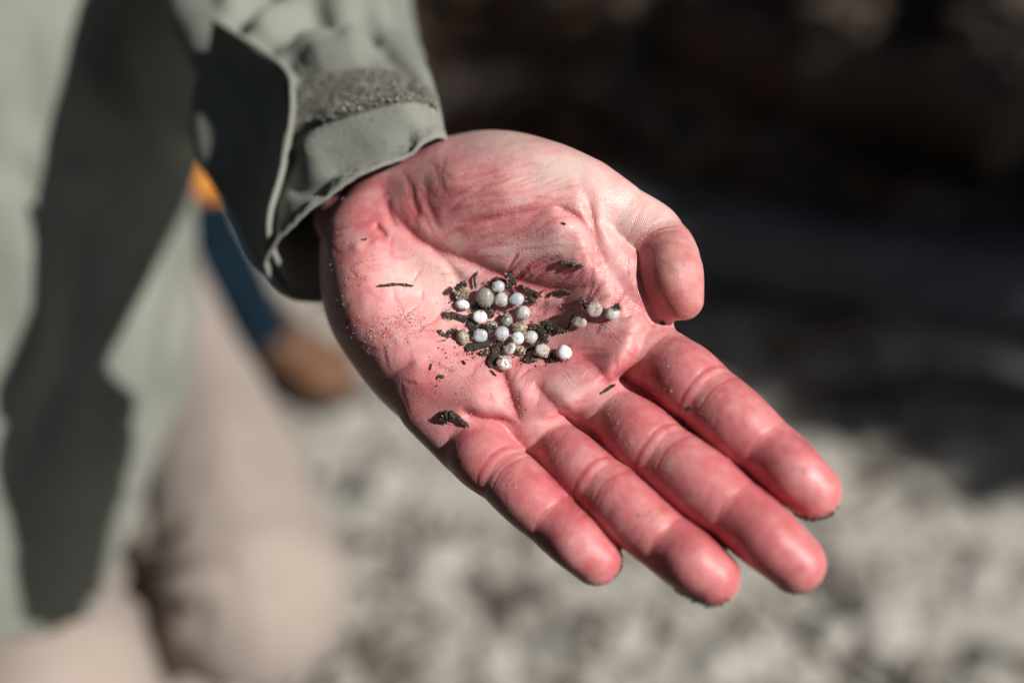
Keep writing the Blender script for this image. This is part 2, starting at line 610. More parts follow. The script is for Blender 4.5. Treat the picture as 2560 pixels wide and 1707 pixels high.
def surface_nets(f, lo, vox):
    n0, n1, n2 = f.shape
    ins = f < 0
    c = np.zeros((n0 - 1, n1 - 1, n2 - 1), np.uint8)
    for a in (0, 1):
        for b in (0, 1):
            for d in (0, 1):
                c += ins[a:n0 - 1 + a, b:n1 - 1 + b, d:n2 - 1 + d]
    act = np.argwhere((c > 0) & (c < 8))
    idx = np.full(c.shape, -1, np.int32)
    idx[act[:, 0], act[:, 1], act[:, 2]] = np.arange(len(act))
    acc = np.zeros((len(act), 3))
    cnt = np.zeros(len(act))
    corners = [(a, b, d) for a in (0, 1) for b in (0, 1) for d in (0, 1)]
    vals = {k: f[act[:, 0] + k[0], act[:, 1] + k[1], act[:, 2] + k[2]].astype(float) for k in corners}
    for k in corners:
        for ax in range(3):
            if k[ax] == 0:
                k2 = list(k)
                k2[ax] = 1
                k2 = tuple(k2)
                v0, v1 = vals[k], vals[k2]
                m = (v0 < 0) != (v1 < 0)
                t = v0[m] / (v0[m] - v1[m])
                p = np.zeros((m.sum(), 3))
                p += np.array(k)
                p[:, ax] = t
                acc[m] += p
                cnt[m] += 1
    V = (act + acc / cnt[:, None]) * vox + lo
    faces = []
    for ax in range(3):
        o1, o2 = [(1, 2), (2, 0), (0, 1)][ax]
        sl0 = [slice(None)] * 3
        sl1 = [slice(None)] * 3
        sl0[ax] = slice(0, -1)
        sl1[ax] = slice(1, None)
        A, B = ins[tuple(sl0)], ins[tuple(sl1)]
        e = np.argwhere(A != B)
        ok = (e[:, o1] > 0) & (e[:, o2] > 0) & (e[:, o1] < f.shape[o1] - 1) & (e[:, o2] < f.shape[o2] - 1)
        e = e[ok]
        flip = A[e[:, 0], e[:, 1], e[:, 2]]
        u = np.zeros(3, int)
        v = np.zeros(3, int)
        u[o1] = 1
        v[o2] = 1
        q = [idx[tuple((e - s).T)] for s in (0 * u, u, u + v, v)]
        F = np.stack(q, axis=1)
        F[~flip] = F[~flip][:, ::-1]
        faces.append(F)
    return V, np.concatenate(faces)


HV, HF = surface_nets(hand_f, lo, VOX)
del hand_f
# keep only the big connected surface and smooth it a little
E = np.concatenate([HF[:, [0, 1]], HF[:, [1, 2]], HF[:, [2, 3]], HF[:, [3, 0]]])


def smooth_verts(V, E, it):
    deg = np.bincount(E.ravel(), minlength=len(V)).astype(float)
    for k in range(it):
        for lam in (0.5, -0.52):
            s = np.zeros_like(V)
            for j in range(3):
                s[:, j] = np.bincount(E[:, 0], V[E[:, 1], j], len(V)) + np.bincount(E[:, 1], V[E[:, 0], j], len(V))
            V = V + lam * (s / np.maximum(deg, 1)[:, None] - V)
    return V


HV = smooth_verts(HV, E, 3)

# per-vertex skin fields
hu = PXW / 2 + HV[:, 0] / (D0 * 1000 - HV[:, 2]) * FPX
hv = PXH / 2 - HV[:, 1] / (D0 * 1000 - HV[:, 2]) * FPX
from_palm = np.clip(((HV[:, 0] - lo[0]) / VOX).astype(int), 0, NX - 1), np.clip(((HV[:, 1] - lo[1]) / VOX).astype(int), 0, NY - 1)
cr = crease_d.reshape(NX, NY)[from_palm]
hz = hgt[from_palm]
on_front = np.clip(1 - np.abs(HV[:, 2] - hz) / 3.0, 0, 1)
red = np.full(len(HV), 0.345)
RB = [  # px, py, sx, sy, amount   (own colour of the skin: blood-flushed and pale patches)
    (1130, 500, 120, 90, 0.10), (980, 520, 90, 90, 0.18), (900, 640, 90, 70, 0.12), (880, 850, 130, 120, 0.15), (1060, 660, 110, 60, -0.22), (1130, 740, 120, 60, -0.2),
    (1400, 420, 110, 55, -0.36), (1250, 345, 130, 40, -0.28), (1540, 500, 90, 70, -0.20), (1390, 540, 50, 25, 0.25), (1330, 480, 120, 40, -0.10), (1460, 560, 60, 60, -0.15), (1520, 780, 60, 50, -0.12), (1400, 980, 60, 30, -0.10), (1200, 990, 60, 30, -0.10),
    (1300, 630, 90, 30, -0.30), (1390, 605, 60, 35, -0.35), (1460, 690, 50, 40, -0.05), (1240, 800, 150, 60, -0.08), (1420, 880, 70, 40, 0.16), (1510, 930, 50, 40, 0.25),
    (1500, 830, 50, 40, -0.05), (1580, 830, 30, 50, -0.08), (1100, 970, 90, 60, 0.12), (1030, 1010, 70, 60, 0.18), (1240, 980, 50, 50, 0.0), (1340, 990, 40, 50, 0.1),
    (920, 560, 40, 30, 0.25), (885, 590, 30, 25, -0.2), (1640, 640, 50, 40, 0.05), (1680, 770, 80, 50, 0.22), (1630, 740, 60, 60, 0.18),
]
for px, py, sx, sy, a in RB:
    red += 0.85 * a * np.exp(-((hu - px) / sx) ** 2 - ((hv - py) / sy) ** 2)
red += 0.36 * cr * on_front
line_v = line_d.reshape(NX, NY)[from_palm] * on_front
fing_w = np.zeros(len(HV))
for name in ('index', 'middle', 'ring', 'pinky', 'thumb'):
    pf, ss, rf, nf = fing_axes[name]
    sel = np.where((HV[:, 0] > pf[:, 0].min() - 14) & (HV[:, 0] < pf[:, 0].max() + 14) & (HV[:, 1] > pf[:, 1].min() - 14) & (HV[:, 1] < pf[:, 1].max() + 14))[0]
    d = np.linalg.norm(HV[sel][:, None] - pf[None], axis=2)
    j = d.argmin(1)
    dd = d[np.arange(len(sel)), j]
    s = ss[j]
    near = np.clip(1.6 - dd / rf[j] * 1.0, 0, 1) * 2
    near = np.clip(near, 0, 1)
    if name == 'thumb':
        w = near * np.clip((s - 1.5) / 1.0, 0, 1)
        add = 0.12 * gauss(s, 4.5, 0.9) - 0.22 * gauss(s, 2.2, 1.0) + 0.1 * gauss(s, 3.2, 0.2)
    else:
        w = near * np.clip((s + 0.15) / 0.4, 0, 1)
        add = 0.16 + 0.11 * gauss(s, 0.6, 0.4) + 0.06 * gauss(s, 1.6, 0.4) + 0.18 * gauss(s, 2.5, 0.5) - 0.05 * gauss(s, 1.08, 0.25) - 0.03 * gauss(s, 1.95, 0.25) + 0.10 * gauss(s, 0.93, 0.04) + 0.06 * gauss(s, 1.2, 0.04)
    red[sel] += w * add
    lat_v = np.cross(nf, pf[-1] - pf[0])
    lat_v /= np.linalg.norm(lat_v)
    latc = ((HV[sel] - pf[j]) @ lat_v) / rf[j]
    # arc length along the finger, not just the nearest sample
    ds_ = np.zeros(len(sel))
    tdir = np.gradient(pf, axis=0)
    sstep = (ss[1] - ss[0])
    tl = np.linalg.norm(tdir, axis=1)
    ds_ = ((HV[sel] - pf[j]) * tdir[j]).sum(1) / tl[j] ** 2 * sstep
    sc = s + np.clip(ds_, -sstep, sstep)
    frn = np.clip(((HV[sel] - pf[j]) @ nf) / rf[j] * 2.0, 0, 1)
    if name == 'thumb':
        lines = [(3.02, 0.10, 0.9), (3.2, 0.10, 0.5), (3.34, -0.05, 0.4), (3.55, 0.1, 0.3), (2.7, 0.2, 0.3), (2.4, -0.1, 0.25), (2.05, 0.2, 0.3)]
        wl = 0.045
    else:
        rf_ = np.random.default_rng(len(name))
        lines = [(0.90, 0.07, 0.40), (1.02, 0.05, 0.22), (1.15, 0.03, 0.38), (1.22, 0.0, 0.15), (1.98, 0.06, 0.30), (2.05, 0.02, 0.15), (0.05, 0.05, 0.4), (0.14, 0.02, 0.2)]
        lines += [(rf_.uniform(0.2, 2.9), rf_.normal(0, 0.15), rf_.uniform(0.05, 0.13)) for _ in range(12)]
        wl = 0.022
    fl = np.zeros(len(sel))
    for s0, cv, am in lines:
        wob = 0.012 * np.sin(latc * 5 + s0 * 9) + cv * latc ** 2
        fl = np.maximum(fl, am * np.exp(-((sc - s0 - wob) / wl) ** 2))
    line_v[sel] = np.maximum(line_v[sel], fl * frn * w)
    fing_w[sel] = np.maximum(fing_w[sel], w)
red += 0.09 * vnoise(HV, 0.16, 1) + 0.09 * vnoise(HV, 0.4, 2) + 0.05 * vnoise(HV, 0.9, 3)
red += 0.34 * line_v
red = np.clip(red, 0, 1)

# yellow-brown weathered patches and dirt worked into the skin; thumb-pad shade painted in too
dirt_shade = np.zeros(len(HV))
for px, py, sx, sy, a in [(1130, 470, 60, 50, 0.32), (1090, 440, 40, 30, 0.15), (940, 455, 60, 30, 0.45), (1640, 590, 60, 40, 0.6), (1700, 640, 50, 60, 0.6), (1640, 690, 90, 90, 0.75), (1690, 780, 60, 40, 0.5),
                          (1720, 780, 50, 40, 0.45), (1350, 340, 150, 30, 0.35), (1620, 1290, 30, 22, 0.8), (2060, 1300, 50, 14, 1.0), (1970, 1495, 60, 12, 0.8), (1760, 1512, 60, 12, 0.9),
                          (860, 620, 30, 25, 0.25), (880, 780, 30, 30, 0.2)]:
    dirt_shade += a * np.exp(-((hu - px) / sx) ** 2 - ((hv - py) / sy) ** 2)
dirt_shade = np.clip(dirt_shade * (0.7 + 0.6 * vnoise(HV, 0.5, 5)) + 0.45 * line_v * np.clip(0.6 + vnoise(HV, 0.25, 6), 0, 1), 0, 1)
pale = np.zeros(len(HV))
for px, py, sx, sy, a in [(1400, 425, 90, 40, 1.0), (1260, 330, 150, 30, 0.7), (1560, 510, 70, 60, 0.5), (1080, 690, 110, 50, 0.4), (1400, 525, 40, 14, 0.5), (1660, 560, 60, 14, 0.5),
                          (960, 430, 60, 16, 0.5), (1000, 480, 20, 30, 0.35), (1060, 440, 14, 30, 0.3)]:
    pale += a * np.exp(-((hu - px) / sx) ** 2 - ((hv - py) / sy) ** 2)
pale = np.clip(pale, 0, 1)

# direction field of the papillary ridges: level lines of 'phase' (mm)
ph = -HV[:, 1] + 0.12 * HV[:, 0]
for px, py, s, a in [(1203, 975, 62, 9.0), (1310, 985, 45, 7.0), (1440, 980, 62, 9.0), (1560, 880, 70, 9.5), (990, 900, 160, 4.0), (860, 700, 160, -5.0), (1330, 850, 90, 3.0)]:
    c = H(px, py, 0)[:2]
    s_mm = s * 0.1286
    ph = ph - a * np.exp(-((HV[:, :2] - c) ** 2).sum(1) / s_mm ** 2)
tw_ = np.clip((hu - 1540) / 40, 0, 1) * (hv < 850) * np.clip((1000 - hv) / 100, 0, 1)
ph_th = HV[:, 0] * 0.93 + HV[:, 1] * 0.36
ph = np.where((hu > 1545) & (hv < 835) & (HV[:, 2] > 2), ph_th, ph)
fdir = (HV[:, 0] * 0.75 - HV[:, 1] * 0.66)
ph = np.where(fing_w > 0.6, np.where((hu > 1545) & (hv < 835), ph_th, fdir), ph)
ph = ph + 0.5 * vnoise(HV, 0.12, 8)
ridge_amt = np.clip(1 - fing_w * 0.55, 0, 1) * np.clip((hv - 560 + (hu - 900) * 0.25) / 160, 0.05, 1)
ridge_amt = np.where((hu > 1545) & (hv < 835), 1.0, ridge_amt)
thenar_m = np.exp(-((hu - 1290) / 190) ** 2 - ((hv - 520) / 120) ** 2)
ridge_amt = ridge_amt * (1 - 0.75 * np.clip(thenar_m * 1.3, 0, 1)) * np.clip(0.4 + (hu - 1000) / 500, 0.35, 1)


def skin_material():
    m, nt, b = nodes_of('palm_skin')
    L = nt.links.new
    r = attr_n(nt, 'flush')
    n1 = noise_n(nt, 55, 4, 0.6)
    n2 = noise_n(nt, 420, 3, 0.6)
    n3 = noise_n(nt, 160, 4, 0.65)
    f = math_n(nt, 'ADD', r, math_n(nt, 'MULTIPLY', math_n(nt, 'SUBTRACT', n1, 0.5), 0.28))
    f = math_n(nt, 'ADD', f, math_n(nt, 'MULTIPLY', math_n(nt, 'SUBTRACT', n3, 0.5), 0.30))
    f = math_n(nt, 'ADD', f, math_n(nt, 'MULTIPLY', math_n(nt, 'SUBTRACT', n2, 0.5), 0.12))
    col = ramp(nt, f, [(0.0, (0.81, 0.56, 0.52)), (0.32, (0.74, 0.36, 0.35)), (0.62, (0.62, 0.18, 0.19)), (1.0, (0.42, 0.06, 0.08))])
    col = mixc(nt, math_n(nt, 'MULTIPLY', attr_n(nt, 'pale'), 0.65), col, (0.78, 0.63, 0.55))
    dn = math_n(nt, 'MULTIPLY', attr_n(nt, 'dirt_shade'), math_n(nt, 'ADD', math_n(nt, 'MULTIPLY', n3, 1.2), 0.1))
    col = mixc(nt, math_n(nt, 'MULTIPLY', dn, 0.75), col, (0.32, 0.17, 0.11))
    # ridges
    ph_s = math_n(nt, 'SINE', math_n(nt, 'MULTIPLY', attr_n(nt, 'ridge_phase'), 2 * math.pi / 0.62))
    rid = math_n(nt, 'MULTIPLY', ph_s, attr_n(nt, 'ridge_amount'))
    col = mixc(nt, math_n(nt, 'MULTIPLY', math_n(nt, 'ADD', math_n(nt, 'MULTIPLY', rid, -0.5), 0.5), 0.16), col, (0.60, 0.16, 0.15))
    L(col, b.inputs['Base Color'])
    b.inputs['Subsurface Weight'].default_value = 0.4
    b.inputs['Subsurface Radius'].default_value = (1.0, 0.22, 0.14)
    b.inputs['Subsurface Scale'].default_value = 0.0026
    b.inputs['Specular IOR Level'].default_value = 0.45
    rr = math_n(nt, 'ADD', math_n(nt, 'MULTIPLY', n3, 0.22), 0.29)
    L(rr, b.inputs['Roughness'])
    vor = nd(nt, 'ShaderNodeTexVoronoi', Scale=900.0)
    vor.feature = 'DISTANCE_TO_EDGE'
    tc = nt.nodes.new('ShaderNodeTexCoord')
    L(tc.outputs['Object'], vor.inputs['Vector'])
    fine = math_n(nt, 'MINIMUM', vor.outputs['Distance'], 0.2)
    nb = bump_n(nt, noise_n(nt, 260, 5, 0.65), 0.00040, 0.55)
    nb = bump_n(nt, fine, 0.0004, 0.45, nb)
    nb = bump_n(nt, math_n(nt, 'MULTIPLY', attr_n(nt, 'skin_line'), -1.0), 0.0006, 0.8, nb)
    nb = bump_n(nt, rid, 0.00006, 0.42, nb)
    L(nb, b.inputs['Normal'])
    return m


M_SKIN = skin_material()
person = empty('person', tuple(np.append(W(560, 1500, 1.0)[:2], 0.0)),
               'crouching person in grey-green jacket and beige trousers holding out a cupped left palm', 'person')
hand_w = c2w(np.stack([HV[:, 0], HV[:, 1], HV[:, 2] - D0 * 1000], axis=1) / 1000.0)
hand = mesh_obj('hand', hand_w, HF, M_SKIN, person)
hand['label'] = 'flushed bare left hand held palm up with grains of sand on it'
for nm, arr in (('flush', red), ('dirt_shade', dirt_shade), ('pale', pale), ('ridge_phase', ph), ('ridge_amount', ridge_amt), ('skin_line', line_v)):
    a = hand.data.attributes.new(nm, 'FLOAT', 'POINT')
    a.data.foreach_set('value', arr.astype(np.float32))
HAND_BVH = BVHTree.FromPolygons([tuple(v) for v in hand_w], [tuple(f) for f in HF.tolist()])


def on_hand(px, py):
    """first point of the hand seen through a photo pixel, and its normal"""
    d = CM @ cs(px, py, 1.0)
    d /= np.linalg.norm(d)
    hit, n, i, dist = HAND_BVH.ray_cast(Vector(CAMP), Vector(d))
    if hit is None:
        return None, None
    if n.dot(Vector(d)) > 0:
        n = -n
    return np.array(hit), np.array(n)

# ================================================================== ground
def graded(a, b, n, c, p=2.4):
    t = np.linspace(-1, 1, n)
    w = np.sign(t) * np.abs(t) ** p
    return np.where(w < 0, c + w * (c - a), c + w * (b - c))


def ground_z(x, y):
    P = np.stack([x, y, np.zeros_like(x)], axis=1)
    near = np.exp(-((x - 0.4) ** 2 + (y - 1.6) ** 2) / 40.0)
    return near * (0.022 * vnoise(P, 1.6, 11) + 0.016 * vnoise(P, 5.0, 12) + 0.009 * vnoise(P, 13.0, 13) + 0.004 * vnoise(P, 31.0, 14))


def sand_material():
    m, nt, b = nodes_of('pale_sand')
    n1 = noise_n(nt, 3.2, 5, 0.6)
    n2 = noise_n(nt, 40, 5, 0.7)
    n3 = noise_n(nt, 11.0, 4, 0.6, dist=0.6)
    col = ramp(nt, n1, [(0.3, (0.42, 0.40, 0.35)), (0.7, (0.57, 0.54, 0.475))])
    col = mixc(nt, ramp(nt, n3, [(0.52, 0.0), (0.68, 0.75)]), col, (0.23, 0.225, 0.205))
    col = mixc(nt, ramp(nt, n2, [(0.58, 0.0), (0.78, 0.5)]), col, (0.24, 0.20, 0.15))
    # the open sand is a patch: unseen ground beyond is darkened to cut bounce light
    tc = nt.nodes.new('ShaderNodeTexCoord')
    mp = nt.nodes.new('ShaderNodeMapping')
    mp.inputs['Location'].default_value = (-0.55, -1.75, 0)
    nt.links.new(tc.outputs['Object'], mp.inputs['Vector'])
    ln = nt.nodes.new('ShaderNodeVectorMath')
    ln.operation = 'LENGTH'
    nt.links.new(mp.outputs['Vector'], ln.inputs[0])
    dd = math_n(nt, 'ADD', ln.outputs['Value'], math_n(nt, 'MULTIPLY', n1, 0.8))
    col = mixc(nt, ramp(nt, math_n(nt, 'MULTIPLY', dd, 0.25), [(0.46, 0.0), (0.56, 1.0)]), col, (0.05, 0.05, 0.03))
    nt.links.new(col, b.inputs['Base Color'])
    b.inputs['Roughness'].default_value = 0.95
    nt.links.new(bump_n(nt, noise_n(nt, 90, 6, 0.7), 0.006, 0.7), b.inputs['Normal'])
    return m


xs = graded(-300, 300, 241, 0.4)
ys = graded(-300, 300, 261, 1.8)
GXX, GYY = np.meshgrid(xs, ys, indexing='ij')
gxf, gyf = GXX.ravel(), GYY.ravel()
gzf = ground_z(gxf, gyf)
fc = []
n1_, n2_ = len(xs), len(ys)
ii, jj = np.meshgrid(np.arange(n1_ - 1), np.arange(n2_ - 1), indexing='ij')
k = (ii * n2_ + jj).ravel()
fc = np.stack([k, k + n2_, k + n2_ + 1, k + 1], axis=1)
ground = mesh_obj('sandy_ground', np.stack([gxf, gyf, gzf], axis=1), fc, sand_material())
tag(ground, kind='structure')


def gpt(px, py):
    g = ground_at(px, py)
    g[2] = ground_z(np.array([g[0]]), np.array([g[1]]))[0]
    return g


# dark damp soil and leaf mould under the logs: a sheet with an uneven edge laid on the sand
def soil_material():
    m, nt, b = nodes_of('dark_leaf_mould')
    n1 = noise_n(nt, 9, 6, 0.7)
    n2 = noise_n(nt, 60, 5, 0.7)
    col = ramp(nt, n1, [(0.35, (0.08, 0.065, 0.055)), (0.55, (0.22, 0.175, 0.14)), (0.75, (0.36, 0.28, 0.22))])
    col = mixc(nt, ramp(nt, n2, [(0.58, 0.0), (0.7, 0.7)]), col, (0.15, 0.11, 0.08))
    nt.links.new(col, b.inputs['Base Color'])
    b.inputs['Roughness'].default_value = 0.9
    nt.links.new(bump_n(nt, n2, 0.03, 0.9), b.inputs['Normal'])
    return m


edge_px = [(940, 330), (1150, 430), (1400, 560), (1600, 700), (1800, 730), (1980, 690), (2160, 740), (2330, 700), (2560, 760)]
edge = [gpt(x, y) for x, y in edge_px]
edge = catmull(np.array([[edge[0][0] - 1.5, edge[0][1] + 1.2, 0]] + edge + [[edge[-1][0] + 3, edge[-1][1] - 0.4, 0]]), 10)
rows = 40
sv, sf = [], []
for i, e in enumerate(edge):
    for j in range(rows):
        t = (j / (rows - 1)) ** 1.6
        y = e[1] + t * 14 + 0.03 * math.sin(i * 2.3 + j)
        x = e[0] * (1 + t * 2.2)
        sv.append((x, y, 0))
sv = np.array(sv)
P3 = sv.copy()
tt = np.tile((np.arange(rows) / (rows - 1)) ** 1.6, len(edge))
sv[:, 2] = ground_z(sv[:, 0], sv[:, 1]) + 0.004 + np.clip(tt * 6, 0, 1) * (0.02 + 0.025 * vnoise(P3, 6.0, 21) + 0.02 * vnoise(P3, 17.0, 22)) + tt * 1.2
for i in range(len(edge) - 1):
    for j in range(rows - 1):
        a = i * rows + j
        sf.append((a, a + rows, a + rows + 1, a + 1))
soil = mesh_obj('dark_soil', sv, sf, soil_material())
tag(soil, kind='structure')

# ------------------------------------------------------------------ logs lying in the shade
def log_mat(name, c1, c2, c3):
    m, nt, b = nodes_of(name)
    tc = nt.nodes.new('ShaderNodeTexCoord')
    mp = nt.nodes.new('ShaderNodeMapping')
    mp.inputs['Scale'].default_value = (3, 30, 30)
    nt.links.new(tc.outputs['Object'], mp.inputs['Vector'])
    n1 = noise_n(nt, 1.3, 6, 0.7, mp.outputs['Vector'])
    n2 = noise_n(nt, 4, 4, 0.6)
    col = ramp(nt, n1, [(0.3, c1), (0.6, c2), (0.8, c3)])
    col = mixc(nt, math_n(nt, 'MULTIPLY', n2, 0.5), col, c1)
    nt.links.new(col, b.inputs['Base Color'])
    b.inputs['Roughness'].default_value = 0.85
    nt.links.new(bump_n(nt, n1, 0.03, 0.9), b.inputs['Normal'])
    return m


M_LOGGREY = log_mat('weathered_grey_wood', (0.07, 0.075, 0.085), (0.16, 0.17, 0.19), (0.30, 0.31, 0.33))
M_LOGBRN = log_mat('wet_brown_bark', (0.10, 0.075, 0.058), (0.25, 0.195, 0.155), (0.40, 0.33, 0.27))
M_LOGDARK = log_mat('dark_rotten_wood', (0.05, 0.04, 0.034), (0.13, 0.105, 0.088), (0.24, 0.2, 0.17))
M_STUB = noisy_mat('broken_wood_end', (0.10, 0.07, 0.045), (0.22, 0.16, 0.10), 25, 0.9, 0.01, 80)


def log(name, p0, p1, r0, r1, mat, label, seed, stubs=3, bend=0.06):
    p0, p1 = np.array(p0, float), np.array(p1, float)
    L = np.linalg.norm(p1 - p0)
    ax = (p1 - p0) / L
    side = np.cross(ax, [0, 0, 1])
    side /= np.linalg.norm(side)
    upv = np.cross(side, ax)
    rg = np.random.default_rng(seed)
    root = empty(name, tuple(p0), label, 'log', 'logs lying in the shade')
    n, k = 36, 26
    V = []
    ph1, ph2 = rg.uniform(0, 6, 2)
    for i in range(n):
        t = i / (n - 1)
        c = p0 + ax * L * t + side * bend * math.sin(t * 4 + ph1) + upv * bend * 0.3 * math.sin(t * 6 + ph2)
        r = r0 + (r1 - r0) * t
        for j in range(k):
            a = 2 * math.pi * j / k
            V.append(c + r * (math.cos(a) * side + math.sin(a) * upv))
    V = np.array(V)
    ctr = np.repeat(V.reshape(n, k, 3).mean(1), k, axis=0)
    dv = V - ctr
    q = np.stack([(V - p0) @ ax * 0.5, (V - p0) @ side, (V - p0) @ upv], axis=1)
    V = ctr + dv * (1 + 0.16 * vnoise(q, 9.0, seed) + 0.10 * vnoise(q, 26.0, seed + 1))[:, None]
    F = []
    for i in range(n - 1):
        for j in range(k):
            a, b = i * k + j, i * k + (j + 1) % k
            F.append((a, a + k, b + k, b))
    ob = mesh_obj('trunk', V, F, mat, root)
    fix_normals(ob)
    for e, idx in ((0, 0), (1, n - 1)):
        ring = V[idx * k:(idx + 1) * k]
        c = ring.mean(0)
        inner = c + (ring - c) * 0.55 - ax * (0.02 if e == 0 else -0.02)
        F2 = [(j, (j + 1) % k, k + (j + 1) % k, k + j) for j in range(k)] + [tuple(range(k, 2 * k))]
        fix_normals(mesh_obj('broken_end', np.concatenate([ring, inner]), F2, M_STUB, root))
    for s in range(stubs):
        t = rg.uniform(0.15, 0.9)
        a = rg.uniform(0.2, 2.9)
        c = p0 + ax * L * t
        d = math.cos(a) * side + math.sin(a) * upv + ax * rg.uniform(-0.6, 0.6)
        d /= np.linalg.norm(d)
        rr = rg.uniform(0.1, 0.2) * r0
        ll = rg.uniform(1.1, 2.0) * r0
        u1 = np.cross(d, ax)
        u1 /= np.linalg.norm(u1)
        u2 = np.cross(d, u1)
        Vb = []
        for i in range(6):
            for j in range(8):
                an = 2 * math.pi * j / 8
                rad = rr * (1 - 0.1 * i) * (1 + rg.uniform(-0.15, 0.15))
                Vb.append(c + d * (ll * i / 5) + u2 * 0.02 * i * i * 0.1 + rad * (math.cos(an) * u1 + math.sin(an) * u2))
        Fb = [(i * 8 + j, i * 8 + (j + 1) % 8, (i + 1) * 8 + (j + 1) % 8, (i + 1) * 8 + j) for i in range(5) for j in range(8)] + [tuple(range(40, 48))]
        fix_normals(mesh_obj('branch_stub', Vb, Fb, mat, root))
    return root


def lift(p, r):
    return (p[0], p[1], p[2] + r)


log('driftwood_log', lift(gpt(1180, 600), 0.06), lift(gpt(2950, 790), 0.12), 0.085, 0.10, M_LOGGREY,
    'long weathered grey log lying across the shade behind the thumb', 31, 4)
log('fallen_log', lift(gpt(1780, 190), 0.10), lift(gpt(2420, 560), 0.20), 0.12, 0.09, M_LOGBRN,
    'brown barked log slanting down towards the right behind the grey log', 32, 4)
log('rotten_log', lift(gpt(1000, 330), 0.08), lift(gpt(1640, 400), 0.10), 0.09, 0.07, M_LOGDARK,
    'dark rotten log lying behind the heel of the thumb', 33, 3)
log('fallen_log', lift(gpt(900, 60), 0.2), lift(gpt(2100, 40), 0.2), 0.14, 0.15, M_LOGBRN,
    'thick dark brown log lying farthest back along the top edge', 34, 5)
log('fallen_log', lift(gpt(2300, 300), 0.15), lift(gpt(2700, -60), 0.35), 0.10, 0.12, M_LOGBRN,
    'brown log propped up at the top right corner', 35, 3)
log('broken_branch', lift(gpt(1950, 860), 0.03), lift(gpt(2420, 820), 0.05), 0.028, 0.02, M_LOGBRN,
    'short brown broken branch lying at the sunlit edge of the shade', 36, 4, 0.02)
log('broken_branch', lift(gpt(2050, 1010), 0.02), lift(gpt(2700, 960), 0.03), 0.02, 0.016, M_LOGDARK,
    'thin dark branch lying on the sand right of the index fingertip', 37, 4, 0.03)

rgb_ = np.random.default_rng(8)
BR = [((1250, 120), (1700, 300), 'pale brown branch lying between the two back logs'), ((1500, 60), (1580, 420), 'brown branch leaning down towards the rotten log'),
      ((1850, 420), (2300, 250), 'branch lying across the slanting brown log'), ((2050, 60), (2500, 180), 'branch lying near the top right corner log'),
      ((1650, 300), (2050, 380), 'dry branch lying just behind the grey log'), ((2200, 640), (2560, 560), 'dry branch resting against the right end of the grey log'),
      ((1330, 360), (1640, 520), 'thin branch pointing down at the thumb knuckle'), ((1900, 720), (2250, 800), 'tan driftwood stick lying in a patch of sun below the grey log')]
for i, (p, q, lab) in enumerate(BR):
    log('broken_branch', lift(gpt(*p), 0.05 + 0.05 * rgb_.random()), lift(gpt(*q), 0.04 + 0.06 * rgb_.random()), 0.022 + 0.02 * rgb_.random(), 0.018, M_STUB if i in (0, 4, 7) else M_LOGBRN, lab, 140 + i, 3, 0.03)
# ------------------------------------------------------------------ stones
M_STONE = noisy_mat('pale_stone', (0.42, 0.40, 0.36), (0.60, 0.57, 0.51), 18, 0.85, 0.004, 120, c3=(0.3, 0.28, 0.25), scale2=40)
M_STONE_D = noisy_mat('dark_stone', (0.06, 0.06, 0.06), (0.14, 0.135, 0.13), 20, 0.8, 0.004, 120)
ico = bmesh.new()
bmesh.ops.create_icosphere(ico, subdivisions=3, radius=1.0)
ICO3 = (np.array([v.co[:] for v in ico.verts]), [tuple(v.index for v in f.verts) for f in ico.faces])
ico.free()
ico = bmesh.new()
bmesh.ops.create_icosphere(ico, subdivisions=1, radius=1.0)
ICO1 = (np.array([v.co[:] for v in ico.verts]), [tuple(v.index for v in f.verts) for f in ico.faces])
ico.free()


def stone(px, py, w, h, rot, mat, label, seed):
    g = gpt(px, py)
    V = ICO3[0].copy()
    V = V * (1 + 0.18 * vnoise(V, 1.3, seed) + 0.08 * vnoise(V, 3.2, seed + 5))[:, None]
    w, h = w * 0.8, h * 0.6
    V = V * np.array([w, w * 0.72, h])
    c, s = math.cos(rot), math.sin(rot)
    V = V @ np.array([[c, s, 0], [-s, c, 0], [0, 0, 1]])
    o = mesh_obj('stone', V + g + np.array([0, 0, h * 0.45]), ICO3[1], mat, None, origin=tuple(g))
    tag(o, label, 'stone', 'stones on the sand')


STN = [(1100, 1400, 0.06, 0.03, 0.3, 0, 'pale stone on the sand below the little finger'),
       (2215, 1560, 0.075, 0.03, 1.3, 0, 'large pale oval stone at the lower right'),
       (2080, 1590, 0.04, 0.02, 0.3, 0, 'smaller pale stone just left of the large oval one'),
       (1560, 1620, 0.05, 0.025, 0.9, 0, 'pale stone under the gap between the ring and little fingertips'),
       (2380, 1130, 0.07, 0.035, 0.1, 0, 'pale stone at the right edge in line with the index fingertip'),
       (2470, 1430, 0.055, 0.02, 0.5, 0, 'flat pale stone near the lower right edge'),
       (1240, 1650, 0.05, 0.02, 2.0, 0, 'pale stone at the bottom edge right of the knee'),
       (960, 1200, 0.045, 0.02, 1.1, 0, 'pale stone between the knee and the little finger'),
       (1820, 1660, 0.06, 0.025, 0.4, 0, 'pale stone at the bottom edge under the ring fingertip'),
       (2130, 1000, 0.05, 0.03, 0.0, 1, 'dark stone on the sand right of the index finger'),
       (890, 1230, 0.035, 0.02, 0.7, 1, 'dark stone beside the knee'),
       (2020, 1420, 0.035, 0.02, 2.2, 1, 'dark stone right of the middle fingertip'),
       (2440, 1640, 0.04, 0.02, 0.7, 1, 'dark stone in the bottom right corner')]
for i, (px, py, w, h, r, dk, lab) in enumerate(STN):
    stone(px, py, w, h, r, M_STONE_D if dk else M_STONE, lab, 50 + i)


